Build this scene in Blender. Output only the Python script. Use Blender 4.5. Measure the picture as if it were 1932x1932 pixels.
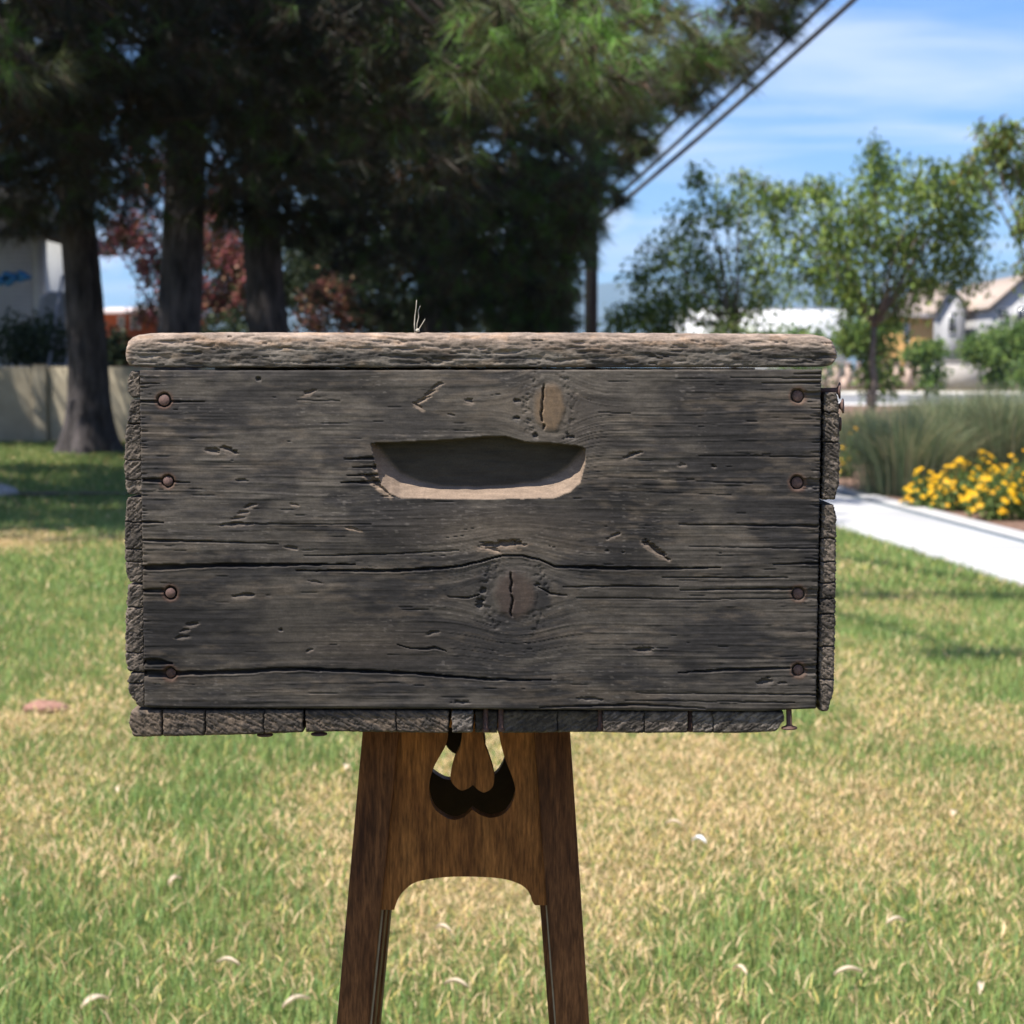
import bpy, bmesh, math, random
import numpy as np
from mathutils import Vector

# ------------------------------------------------------------------ camera, sky, sun, exposure
S = bpy.context.scene
for o in list(bpy.data.objects):
    bpy.data.objects.remove(o, do_unlink=True)
FPX, CPX, HOR, CAMH = 3400.0, 966.0, 697.0, 1.25      # lens and horizon in units of a 1932-unit-wide frame
PITCH = math.atan((CPX - HOR) / FPX)
cam = bpy.data.cameras.new('camera')
cam.sensor_width = 36.0
cam.lens = 36.0 * FPX / 1932.0
cam.clip_start, cam.clip_end = 0.05, 40000.0
cam.dof.use_dof = True
cam.dof.focus_distance = 1.34
cam.dof.aperture_fstop = 15.0
cam_o = bpy.data.objects.new('camera', cam)
S.collection.objects.link(cam_o)
cam_o.location = (0, 0, CAMH)
cam_o.rotation_euler = (math.pi / 2 - PITCH, 0, 0)
S.camera = cam_o

SUN = Vector((-0.40, -0.27, 0.875)).normalized()       # towards the sun
SUN_EL = math.asin(SUN.z)
SUN_AZ = math.atan2(SUN.x, SUN.y)                      # clockwise from +Y
W = bpy.data.worlds.new('World')
S.world = W
W.use_nodes = True
nt = W.node_tree
nt.nodes.clear()
def wn(t, **kw):
    n = nt.nodes.new(t)
    for k, v in kw.items():
        setattr(n, k, v)
    return n
out = wn('ShaderNodeOutputWorld'); bg = wn('ShaderNodeBackground')
sky = wn('ShaderNodeTexSky', sky_type='NISHITA')
sky.sun_disc = False
sky.sun_elevation = SUN_EL
sky.sun_rotation = SUN_AZ
sky.air_density, sky.dust_density, sky.ozone_density = 1.2, 0.3, 1.5
tc = wn('ShaderNodeTexCoord'); sep = wn('ShaderNodeSeparateXYZ')
nt.links.new(tc.outputs['Generated'], sep.inputs[0])
def wmath(op, a, b=None, c=None):
    n = wn('ShaderNodeMath', operation=op)
    for i, v in enumerate((a, b, c)):
        if v is None: continue
        if isinstance(v, (int, float)): n.inputs[i].default_value = v
        else: nt.links.new(v, n.inputs[i])
    return n.outputs[0]
zz = wmath('ADD', wmath('MAXIMUM', sep.outputs[2], 0.0), 0.09)
cx = wmath('DIVIDE', sep.outputs[0], zz); cy = wmath('DIVIDE', sep.outputs[1], zz)
cmb = wn('ShaderNodeCombineXYZ')
nt.links.new(cx, cmb.inputs[0]); nt.links.new(cy, cmb.inputs[1])
mp = wn('ShaderNodeMapping'); mp.inputs['Scale'].default_value = (0.55, 1.15, 1.0); mp.inputs['Rotation'].default_value = (0, 0, 0.25)
mp.inputs['Location'].default_value = (3.3, 1.7, 0)
nt.links.new(cmb.outputs[0], mp.inputs['Vector'])
n1 = wn('ShaderNodeTexNoise'); n1.inputs['Scale'].default_value = 1.0; n1.inputs['Detail'].default_value = 7; n1.inputs['Roughness'].default_value = 0.52
n1.inputs['Distortion'].default_value = 0.6
nt.links.new(mp.outputs[0], n1.inputs['Vector'])
r1 = wn('ShaderNodeMapRange', interpolation_type='SMOOTHSTEP'); r1.inputs[1].default_value = 0.43; r1.inputs[2].default_value = 0.68; r1.inputs[3].default_value = 0.02; r1.inputs[4].default_value = 0.72
nt.links.new(n1.outputs[0], r1.inputs[0])
# low heaped clouds near the horizon
mp2 = wn('ShaderNodeMapping'); mp2.inputs['Scale'].default_value = (9, 9, 17); mp2.inputs['Location'].default_value = (0.6, 0.2, 0.35)
nt.links.new(tc.outputs['Generated'], mp2.inputs['Vector'])
n2 = wn('ShaderNodeTexNoise'); n2.inputs['Scale'].default_value = 1.0; n2.inputs['Detail'].default_value = 6; n2.inputs['Roughness'].default_value = 0.55
nt.links.new(mp2.outputs[0], n2.inputs['Vector'])
r2 = wn('ShaderNodeMapRange', interpolation_type='SMOOTHSTEP'); r2.inputs[1].default_value = 0.53; r2.inputs[2].default_value = 0.62
nt.links.new(n2.outputs[0], r2.inputs[0])
band = wn('ShaderNodeMapRange', interpolation_type='SMOOTHSTEP'); band.inputs[1].default_value = 0.125; band.inputs[2].default_value = 0.07
nt.links.new(sep.outputs[2], band.inputs[0])
cum = wmath('MULTIPLY', wmath('MULTIPLY', r2.outputs[0], band.outputs[0]), 0.85)
mask = wmath('MAXIMUM', r1.outputs[0], cum)
tint = wn('ShaderNodeMix', data_type='RGBA', blend_type='MULTIPLY'); tint.inputs['Factor'].default_value = 1.0
tint.inputs['B'].default_value = (0.50, 0.80, 1.36, 1)
nt.links.new(sky.outputs[0], tint.inputs['A'])
mix = wn('ShaderNodeMix', data_type='RGBA')
nt.links.new(mask, mix.inputs['Factor']); nt.links.new(tint.outputs['Result'], mix.inputs['A'])
mix.inputs['B'].default_value = (7.6, 8.2, 9.8, 1)
nt.links.new(mix.outputs['Result'], bg.inputs['Color'])
bg.inputs['Strength'].default_value = 0.066
nt.links.new(bg.outputs[0], out.inputs[0])

sl = bpy.data.lights.new('sun', 'SUN')
sl.energy = 5.0; sl.angle = math.radians(0.53); sl.color = (1.0, 0.95, 0.87)
sun_o = bpy.data.objects.new('sun', sl)
S.collection.objects.link(sun_o)
sun_o.rotation_euler = SUN.to_track_quat('Z', 'Y').to_euler()
sun_o.location = (-8, -6, 18)

S.view_settings.view_transform = 'Standard'
S.view_settings.look = 'None'
S.view_settings.exposure = 0.95
S.view_settings.gamma = 1.0
S.render.engine = 'CYCLES'
S.cycles.max_bounces = 8
S.cycles.transparent_max_bounces = 8

# ------------------------------------------------------------------ helpers
rng = np.random.default_rng(7)
R = random.Random(11)
SP, CP = math.sin(PITCH), math.cos(PITCH)
def ray(px, py):
    dx = (np.asarray(px, float) - CPX) / FPX
    du = -(np.asarray(py, float) - CPX) / FPX
    return dx, CP + du * SP, -SP + du * CP
def at(px, py, Y):
    """point of the place at depth Y that is seen at (px, py)"""
    dx, dy, dz = ray(px, py)
    t = Y / dy
    return np.stack([dx * t, Y + 0 * t, CAMH + dz * t], -1)
def ground(px, py):
    dx, dy, dz = ray(px, py)
    t = -CAMH / dz
    return np.array([float(dx * t), float(dy * t), 0.0])

def hsh(ix, iy, seed):
    h = (ix.astype(np.int64) * 374761393 + iy.astype(np.int64) * 668265263 + seed * 1442695041) & 0xFFFFFFFF
    h = ((h ^ (h >> 13)) * 1274126177) & 0xFFFFFFFF
    h = (h ^ (h >> 16)) & 0xFFFFFF
    return h / float(0xFFFFFF)
def vn(x, y, seed=0):
    """value noise, 0..1"""
    x = np.asarray(x, float); y = np.asarray(y, float)
    x, y = np.broadcast_arrays(x, y)
    ix = np.floor(x); iy = np.floor(y)
    fx = x - ix; fy = y - iy
    fx = fx * fx * (3 - 2 * fx); fy = fy * fy * (3 - 2 * fy)
    a = hsh(ix, iy, seed); b = hsh(ix + 1, iy, seed); c = hsh(ix, iy + 1, seed); d = hsh(ix + 1, iy + 1, seed)
    return (a * (1 - fx) + b * fx) * (1 - fy) + (c * (1 - fx) + d * fx) * fy
def fbm(x, y, seed=0, oct=4, g=0.5):
    s = 0; a = 1; t = 0
    for i in range(oct):
        s = s + a * vn(x * 2 ** i + 17.3 * i, y * 2 ** i + 5.1 * i, seed + i); t += a; a *= g
    return s / t
def sst(a, b, x):
    t = np.clip((x - a) / (b - a), 0, 1)
    return t * t * (3 - 2 * t)

COL = S.collection
def npmesh(name, verts, faces, mat, parent=None, color=None, smooth=False, origin=(0, 0, 0), link=True):
    """faces: list of integer arrays (n, k); one mesh object, vertices local to origin"""
    me = bpy.data.meshes.new(name)
    v = np.asarray(verts, np.float32) - np.asarray(origin, np.float32)
    me.vertices.add(len(v)); me.vertices.foreach_set('co', v.ravel())
    faces = [np.asarray(f, np.int32) for f in faces if len(f)]
    loops = np.concatenate([f.ravel() for f in faces])
    tot = np.concatenate([np.full(len(f), f.shape[1], np.int32) for f in faces])
    st = np.concatenate([[0], np.cumsum(tot)[:-1]]).astype(np.int32)
    me.loops.add(len(loops)); me.loops.foreach_set('vertex_index', loops)
    me.polygons.add(len(tot)); me.polygons.foreach_set('loop_start', st); me.polygons.foreach_set('loop_total', tot)
    if smooth: me.polygons.foreach_set('use_smooth', np.ones(len(tot), bool))
    me.update(calc_edges=True)
    if color is not None:
        ca = me.color_attributes.new('Col', 'FLOAT_COLOR', 'POINT')
        c = np.ones((len(v), 4), np.float32); c[:, :3] = color
        ca.data.foreach_set('color', c.ravel())
    if mat: me.materials.append(mat)
    o = bpy.data.objects.new(name, me)
    if link: COL.objects.link(o)
    if parent is not None: o.parent = parent
    elif tuple(origin) != (0, 0, 0): o.location = origin
    return o
def tag(o, label=None, cat=None, group=None, kind=None):
    if label: o['label'] = label
    if cat: o['category'] = cat
    if group: o['group'] = group
    if kind: o['kind'] = kind
    return o
def empty(name, loc, label, cat, group=None):
    o = bpy.data.objects.new(name, None)
    o.empty_display_size = 0.1
    COL.objects.link(o); o.location = loc
    return tag(o, label, cat, group)

class MB:
    """collects shapes for one mesh"""
    def __init__(s): s.v = []; s.q = []; s.t = []; s.n = 0; s.ng = []
    def add(s, v, q=None, t=None):
        v = np.asarray(v, float)
        if q is not None and len(q): s.q.append(np.asarray(q) + s.n)
        if t is not None and len(t): s.t.append(np.asarray(t) + s.n)
        s.v.append(v); s.n += len(v)
    def box(s, x0, x1, y0, y1, z0, z1):
        v = [(x0, y0, z0), (x1, y0, z0), (x1, y1, z0), (x0, y1, z0), (x0, y0, z1), (x1, y0, z1), (x1, y1, z1), (x0, y1, z1)]
        s.add(v, [(0, 3, 2, 1), (4, 5, 6, 7), (0, 1, 5, 4), (1, 2, 6, 5), (2, 3, 7, 6), (3, 0, 4, 7)])
    def hexa(s, v8):
        s.add(v8, [(0, 3, 2, 1), (4, 5, 6, 7), (0, 1, 5, 4), (1, 2, 6, 5), (2, 3, 7, 6), (3, 0, 4, 7)])
    def tube(s, pts, rad, n=8, cap=True):
        pts = np.asarray(pts, float); rad = np.broadcast_to(np.asarray(rad, float), (len(pts),))
        d = np.gradient(pts, axis=0); d /= np.linalg.norm(d, axis=1)[:, None] + 1e-9
        ref = np.where(np.abs(d[:, 2:3]) > 0.9, np.array([[1.0, 0, 0]]), np.array([[0, 0, 1.0]]))
        a = np.cross(d, ref); a /= np.linalg.norm(a, axis=1)[:, None] + 1e-9
        b = np.cross(d, a)
        th = np.linspace(0, 2 * math.pi, n, endpoint=False)
        ring = pts[:, None] + rad[:, None, None] * (np.cos(th)[None, :, None] * a[:, None] + np.sin(th)[None, :, None] * b[:, None])
        v = ring.reshape(-1, 3); q = []
        for i in range(len(pts) - 1):
            for j in range(n):
                q.append((i * n + j, i * n + (j + 1) % n, (i + 1) * n + (j + 1) % n, (i + 1) * n + j))
        t = []
        if cap:
            k = len(v); v = np.vstack([v, pts[0], pts[-1]])
            e = (len(pts) - 1) * n
            for j in range(n):
                t.append((k, (j + 1) % n, j)); t.append((k + 1, e + j, e + (j + 1) % n))
        s.add(v, q, t)
    def lathe(s, prof, c, axis=(0, 0, 1), n=14):
        """prof: (r, h) along axis from c"""
        ax = np.asarray(axis, float); ax /= np.linalg.norm(ax)
        ref = np.array([1.0, 0, 0]) if abs(ax[2]) > 0.9 else np.array([0, 0, 1.0])
        a = np.cross(ax, ref); a /= np.linalg.norm(a); b = np.cross(ax, a)
        th = np.linspace(0, 2 * math.pi, n, endpoint=False)
        v = []; q = []
        for r, h in prof:
            v.append(np.asarray(c) + ax * h + r * (np.cos(th)[:, None] * a + np.sin(th)[:, None] * b))
        v = np.vstack(v)
        for i in range(len(prof) - 1):
            for j in range(n):
                q.append((i * n + j, i * n + (j + 1) % n, (i + 1) * n + (j + 1) % n, (i + 1) * n + j))
        s.add(v, q)
    def build(s, name, mat, parent=None, smooth=False, origin=(0, 0, 0), color=None):
        return npmesh(name, np.vstack(s.v), [np.vstack(s.q)] * (1 if s.q else 0) + ([np.vstack(s.t)] if s.t else []), mat, parent, color, smooth, origin)

# ------------------------------------------------------------------ materials
def new_mat(name):
    m = bpy.data.materials.new(name); m.use_nodes = True
    return m, m.node_tree, m.node_tree.nodes['Principled BSDF']
def ramp(t, fac, stops):
    r = t.nodes.new('ShaderNodeValToRGB')
    el = r.color_ramp.elements
    while len(el) < len(stops): el.new(0.5)
    for e, (p, c) in zip(el, stops):
        e.position = p; e.color = (*c, 1)
    t.links.new(fac, r.inputs[0])
    return r.outputs[0]
def noise(t, scale, detail=4, rough=0.55, stretch=None, vec=None, dist=0.0):
    n = t.nodes.new('ShaderNodeTexNoise')
    n.inputs['Scale'].default_value = scale; n.inputs['Detail'].default_value = detail; n.inputs['Roughness'].default_value = rough
    n.inputs['Distortion'].default_value = dist
    c = t.nodes.new('ShaderNodeTexCoord')
    src = c.outputs['Object']
    if stretch:
        m = t.nodes.new('ShaderNodeMapping'); m.inputs['Scale'].default_value = stretch
        t.links.new(src, m.inputs[0]); src = m.outputs[0]
    t.links.new(src, n.inputs['Vector'])
    return n.outputs[0]
def bump(t, b, h, strength, dist):
    n = t.nodes.new('ShaderNodeBump'); n.inputs['Strength'].default_value = strength; n.inputs['Distance'].default_value = dist
    t.links.new(h, n.inputs['Height']); t.links.new(n.outputs[0], b.inputs['Normal'])
def mulc(t, a, fac_socket, lo, hi):
    mr = t.nodes.new('ShaderNodeMapRange'); mr.inputs[3].default_value = lo; mr.inputs[4].default_value = hi
    mr.inputs[1].default_value = 0.3; mr.inputs[2].default_value = 0.7
    t.links.new(fac_socket, mr.inputs[0])
    v = t.nodes.new('ShaderNodeVectorMath'); v.operation = 'SCALE'
    t.links.new(a, v.inputs[0]); t.links.new(mr.outputs[0], v.inputs['Scale'])
    return v.outputs[0]
def attr(t):
    a = t.nodes.new('ShaderNodeAttribute'); a.attribute_name = 'Col'
    return a.outputs['Color']
def plain(name, c1, c2, scale=4.0, rough=0.8, bs=0.0, bd=0.01, stretch=None, spec=0.3, metal=0.0, detail=5):
    m, t, b = new_mat(name)
    n = noise(t, scale, detail, 0.6, stretch)
    t.links.new(ramp(t, n, [(0.3, c1), (0.7, c2)]), b.inputs['Base Color'])
    b.inputs['Roughness'].default_value = rough; b.inputs['Specular IOR Level'].default_value = spec; b.inputs['Metallic'].default_value = metal
    if bs: bump(t, b, n, bs, bd)
    return m
def leafmat(name, transl=0.35, rough=0.55):
    m, t, b = new_mat(name)
    a = attr(t)
    t.links.new(a, b.inputs['Base Color']); b.inputs['Roughness'].default_value = rough; b.inputs['Specular IOR Level'].default_value = 0.25
    tr = t.nodes.new('ShaderNodeBsdfTranslucent'); mx = t.nodes.new('ShaderNodeMixShader'); mx.inputs[0].default_value = transl
    t.links.new(a, tr.inputs[0]); t.links.new(b.outputs[0], mx.inputs[1]); t.links.new(tr.outputs[0], mx.inputs[2])
    t.links.new(mx.outputs[0], t.nodes['Material Output'].inputs[0])
    return m
def woodmat(name, stretch, scale=260.0, rough=0.85, bs=0.5, bd=0.0006, lo=0.7, hi=1.3, spec=0.25):
    m, t, b = new_mat(name)
    n = noise(t, scale, 5, 0.65, stretch)
    n2 = noise(t, scale * 2.2, 3, 0.6)
    c = mulc(t, attr(t), n, lo, hi)
    c = mulc(t, c, n2, 0.85, 1.15)
    t.links.new(c, b.inputs['Base Color'])
    b.inputs['Roughness'].default_value = rough; b.inputs['Specular IOR Level'].default_value = spec
    bump(t, b, n, bs, bd)
    return m
M_front = woodmat('weathered_board', (0.12, 1, 1.0), 330, bs=0.32, bd=0.0006, lo=0.86, hi=1.14)
M_end = woodmat('weathered_end_grain', (1, 1, 1), 420, bs=0.5, bd=0.0007, lo=0.75, hi=1.25)
M_lid = woodmat('weathered_lid', (0.22, 1, 1), 330, bs=0.7, bd=0.0009, lo=0.65, hi=1.35)
M_rust = plain('rusty_iron', (0.060, 0.034, 0.028), (0.165, 0.095, 0.078), 500, 0.75, 0.5, 0.0004, spec=0.4)
M_rustdark = plain('dark_rusty_iron', (0.035, 0.02, 0.016), (0.13, 0.065, 0.045), 400, 0.7, 0.5, 0.0004, spec=0.4)

# ------------------------------------------------------------------ wooden box
YF = 1.33                      # depth of its front face
PXM = 1.0 / 2560.0             # metres per unit on that face
def itp(x, pts):
    p = np.asarray(pts, float)
    return np.interp(x, p[:, 0], p[:, 1])
BO = tuple(at(905, 1384, YF + 0.19))
box = empty('wooden_box', BO, 'weathered grey wooden box with carved handhold on top of the oak stand', 'box')

def grid_board(name, xl, xr, yt, yb, Y0, step, back, fn, rpx, mat, parent=box, origin=BO, ragged=0.0, seed=0):
    """xl, xr: (v, x) lists, v 0 top .. 1 bottom; yt, yb: (x, y) lists. fn(X, Y) -> depth in m, colour"""
    w = np.mean([p[1] for p in xr]) - np.mean([p[1] for p in xl]); h = np.mean([p[1] for p in yb]) - np.mean([p[1] for p in yt])
    nx = max(6, int(w / step)); ny = max(6, int(h / step))
    u, v = np.meshgrid(np.linspace(0, 1, nx), np.linspace(0, 1, ny))
    L = itp(v, xl); Rr = itp(v, xr)
    X = L + (Rr - L) * u
    T = itp(X, yt); B = itp(X, yb)
    Y = T + (B - T) * v
    if ragged:
        X = X + ragged * (vn(Y / 2.6, 0 * Y, seed + 91) - 0.5) * 2 * (np.exp(-(X - L) / 5.0))
        X = X + ragged * (vn(Y / 2.4, 0 * Y + 9, seed + 92) - 0.5) * 2 * (np.exp(-(Rr - X) / 5.0))
        Y = Y + ragged * 0.6 * (fbm(X / 9.0, 0 * X, seed + 93, 3) - 0.5) * 2 * np.exp(-(B - Y) / 5.0)
        Y = Y + ragged * 0.6 * (fbm(X / 13.0, 0 * X, seed + 94, 3) - 0.5) * 2 * np.exp(-(Y - T) / 5.0)
    dep, col = fn(X, Y)
    rt = rpx if isinstance(rpx, (tuple, list)) else (rpx,) * 4          # left, right, top, bottom
    for e, r in ((X - L, rt[0]), (Rr - X, rt[1]), (Y - T, rt[2]), (B - Y, rt[3])):
        k = np.clip(1 - e / r, 0, 1)
        dep = dep + r * PXM * (1 - np.sqrt(np.maximum(1 - k * k, 0)))
    P = at(X, Y, Y0)
    P[..., 1] += dep
    V = P.reshape(-1, 3); C = col.reshape(-1, 3)
    idx = np.arange(nx * ny).reshape(ny, nx)
    q = np.stack([idx[:-1, :-1], idx[1:, :-1], idx[1:, 1:], idx[:-1, 1:]], -1).reshape(-1, 4)
    per = np.concatenate([idx[0, :], idx[1:, -1], idx[-1, -2::-1], idx[-2:0:-1, 0]])
    n = len(per); base = len(V)
    rings = [V]; cols = [C]; quads = [q]; prev = per
    for k, yy in enumerate((Y0 + max(rt) * PXM + 0.004, Y0 + back)):
        rv = V[per].copy(); rv[:, 1] = yy
        rings.append(rv); cols.append(C[per])
        cur = base + k * n + np.arange(n)
        quads.append(np.stack([prev, np.roll(prev, -1), np.roll(cur, -1), cur], -1))
        prev = cur
    return npmesh(name, np.vstack(rings), [np.vstack(quads), prev[::-1][None, :]], mat, parent, np.vstack(cols), True, origin)

def lerp3(a, b, k): return np.asarray(a)[None, None, :] * (1 - k[..., None]) + np.asarray(b)[None, None, :] * k[..., None]

NAILS_L = [(309, 755, 12.5), (316, 908, 11), (321, 1119, 11.5), (321, 1271, 11)]
NAILS_R = [(1506, 747, 12.5), (1505, 911, 12.5), (1507, 1121, 12), (1507, 1265, 11.5)]
KNOTS = [(1037, 768, 30, 48), (972, 1122, 40, 48)]
CRACKS = [  # (points), (half-thickness at ends and middle), depth mm
    ([(268, 1072), (407, 1067), (554, 1065.5), (670, 1065)], [(268, 4.2), (450, 3.2), (560, 2.4), (672, 0.7)], 7),
    ([(560, 1077), (754, 1077), (801, 1074), (865, 1069), (901, 1061), (947, 1049), (984, 1048), (1018, 1056), (1047, 1069), (1130, 1072), (1275, 1073), (1360, 1071)],
     [(560, 0.8), (700, 2.3), (820, 2.6), (900, 1.7), (960, 1.4), (1040, 1.5), (1130, 2.6), (1250, 2.2), (1360, 0.7)], 6),
    ([(270, 1019), (387, 1022), (525, 1026)], [(270, 1.9), (400, 1.5), (525, 0.5)], 3.5),
    ([(575, 1049), (754, 1045), (865, 1038)], [(575, 0.5), (700, 1.4), (865, 0.5)], 2.5),
    ([(268, 1272), (333, 1271), (453, 1268), (520, 1263), (580, 1263), (687, 1267), (788, 1271), (839, 1276), (922, 1282), (984, 1284), (1040, 1283)],
     [(268, 5), (335, 3.6), (520, 3.2), (600, 3.0), (800, 2.4), (930, 1.9), (1040, 0.6)], 7),
    ([(270, 1250), (300, 1249), (325, 1252)], [(270, 5.5), (300, 4.5), (326, 0.6)], 5),
    ([(1283, 990), (1400, 991), (1544, 993)], [(1283, 0.6), (1400, 1.5), (1544, 2.2)], 3),
    ([(1250, 1090), (1486, 1090)], [(1250, 0.5), (1380, 1.3), (1486, 0.8)], 2.5),
    ([(1461, 1065), (1546, 1063)], [(1461, 0.6), (1546, 2.1)], 3),
    ([(1063, 1108), (1180, 1106), (1280, 1107)], [(1063, 0.6), (1180, 1.5), (1280, 0.5)], 2.5),
    ([(1285, 1114), (1400, 1112), (1494, 1111)], [(1285, 0.6), (1494, 2.3)], 3.5),
    ([(1088, 1128), (1300, 1131), (1500, 1130)], [(1088, 0.5), (1300, 1.0), (1500, 0.8)], 1.6),
    ([(1280, 1270), (1378, 1264), (1490, 1261)], [(1280, 0.7), (1380, 2.4), (1490, 2.0)], 4),
    ([(845, 1126), (880, 1129), (905, 1122)], [(845, 0.6), (880, 1.8), (905, 1.2)], 3),
    ([(1016, 1108), (1038, 1120), (1070, 1123)], [(1016, 1.0), (1038, 1.6), (1070, 0.5)], 3),
    ([(266, 757), (296, 758)], [(266, 2.2), (296, 2.2)], 4), ([(322, 757), (385, 758)], [(322, 2.0), (385, 0.4)], 3.5),
    ([(270, 906), (306, 906)], [(270, 2.6), (306, 3.4)], 4), ([(326, 909), (358, 911)], [(326, 1.8), (358, 0.4)], 3),
    ([(268, 986), (308, 986)], [(268, 2.6), (308, 0.6)], 4),
    ([(420, 988), (560, 989), (700, 990)], [(420, 0.8), (560, 1.0), (700, 0.5)], 2),
    ([(270, 1115), (308, 1114)], [(270, 3.0), (308, 3.2)], 4),
    ([(751, 1217), (775, 1224), (804, 1225), (820, 1222), (842, 1229)], [(751, 0.7), (780, 1.3), (822, 2.2), (842, 0.7)], 3),
    ([(265, 724), (300, 723)], [(265, 1.6), (300, 0.4)], 2), ([(1500, 705), (1552, 706)], [(1500, 0.5), (1552, 1.6)], 2),
    ([(1440, 723), (1552, 722)], [(1440, 0.5), (1552, 1.8)], 2.5), ([(1320, 860), (1548, 862)], [(1320, 0.5), (1548, 1.0)], 1.5),
    ([(1380, 712), (1552, 714)], [(1380, 0.5), (1552, 1.3)], 1.8), ([(1300, 1032), (1545, 1035)], [(1300, 0.4), (1545, 1.3)], 1.6),
    ([(650, 866), (707, 864)], [(650, 0.8), (707, 3.0)], 4), ([(665, 882), (712, 881)], [(665, 0.6), (712, 2.0)], 3.5),
    ([(655, 898), (716, 896)], [(655, 0.9), (716, 2.6)], 4.5), ([(643, 911), (720, 909)], [(643, 1.2), (720, 3.4)], 5),
    ([(1130, 900), (1420, 912)], [(1130, 0.3), (1420, 0.7)], 0.9), ([(1120, 925), (1380, 934)], [(1120, 0.3), (1380, 0.7)], 0.9),
    ([(560, 755), (640, 756)], [(560, 0.5), (640, 0.9)], 1.2), ([(1130, 778), (1190, 780)], [(1130, 0.5), (1190, 0.9)], 1.2),
    ([(1180, 1322), (1500, 1326)], [(1180, 0.4), (1500, 1.2)], 1.5), ([(1200, 1308), (1540, 1311)], [(1200, 0.4), (1540, 1.4)], 1.8),
    ([(1020, 1335), (1200, 1330), (1330, 1336)], [(1020, 0.8), (1200, 2.0), (1330, 0.6)], 2.5),
]
GOUGES = [  # cx, cy, half-length, half-height, tilt, depth mm, light
    (402, 852, 15, 7, 0.15, 2.6, .3), (432, 850, 16, 9, 0.3, 2.8, .3), (455, 908, 13, 4, 0.0, 2.2, .1),
    (826, 728, 12, 5, -0.5, 1.8, .5), (812, 742, 14, 5, -0.5, 2.2, .7), (796, 756, 14, 5, -0.45, 2.4, .8), (790, 768, 9, 5, 0.5, 2.0, .7),
    (473, 955, 11, 5, -0.3, 2.6, .3), (460, 968, 13, 5, -0.2, 2.6, .35), (446, 990, 30, 5, -0.05, 3.0, .3), (449, 978, 14, 3.5, -.1, 2.2, .3),
    (459, 1125, 21, 5.5, 0.0, 3.0, .25), (362, 1179, 14, 5, -0.15, 2.6, .2), (350, 1190, 11, 4, -0.2, 2.2, .2), (345, 1203, 15, 4, -0.1, 2.4, .2),
    (529, 1189, 5, 5, 0, 3.0, .1), (948, 1029, 44, 10, -0.05, 3.6, .75), (930, 1038, 20, 6, 0.25, 2.4, .8), (1236, 1038, 25, 10, 0.6, 3.8, .6),
    (1158, 1012, 13, 4, -0.4, 2.2, .35), (1215, 1227, 21, 6, 0.05, 3.2, .25), (1192, 860, 18, 7, -0.35, 2.8, .3), (1347, 881, 6, 4.5, 0, 3.2, .1),
    (1444, 1288, 16, 8, -0.2, 1.6, .1), (1450, 1279, 6, 4, 0, 3, 0), (666, 999, 15, 3, 0.2, 2.0, .9), (549, 1034, 12, 5, 0.2, 1.6, .3),
    (488, 716, 5, 5, 0, 3.5, 0), (584, 741, 14, 5, -0.4, 1.6, .5), (1476, 1290, 9, 3.5, 0, 2, .1), (974, 790, 7, 6, 0, 2.6, 0),
    (977, 757, 7, 7, 0, 2.2, .1), (1010, 825, 5, 9, 0, 1.8, 0), (885, 757, 11, 7, 0.1, 1.4, .4), (584, 1228, 7, 4, -.4, 2, .3),
    (818, 1195, 15, 5, -.2, 1.5, .2), (1110, 1320, 30, 5, .05, 2.0, 0), (868, 1327, 22, 5, 0, 2.2, 0), (1076, 826, 9, 7, 0, 2.6, 0),
    (595, 1099, 18, 3, .1, 1.2, .3), (1288, 878, 9, 4, 0, 1, .3), (850, 783, 10, 4, .1, 1.4, .1), (1146, 1040, 4, 2.5, 0, 2.5, 0), (1176, 1043, 4, 2.5, 0, 2.5, 0),
    (556, 953, 9, 4, .2, 1.6, .5), (905, 1142, 8, 14, .1, 1.8, 0), (912, 1118, 6, 9, .1, 1.8, 0), (1014, 1105, 7, 8, .1, 1.6, 0),
    (700, 905, 16, 9, .5, 3.2, .6), (722, 925, 18, 8, .6, 2.8, .9), (712, 885, 9, 14, .2, 2.6, .5)]
H_TOP = [(700, 838), (710, 836), (800, 832), (873, 828), (900, 825), (913, 823), (953, 823), (975, 829), (991, 834), (1047, 837), (1090, 841), (1106, 846)]
H_IN = [(700, 838), (712, 848), (730, 872), (753, 897), (790, 912), (833, 921), (913, 922), (970, 918), (1020, 911), (1050, 899), (1073, 885), (1095, 860), (1106, 846)]
H_OUT = [(700, 838), (706, 868), (718, 917), (735, 932), (758, 939), (913, 942), (1047, 939), (1075, 929), (1095, 911), (1104, 875), (1106, 846)]

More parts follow.
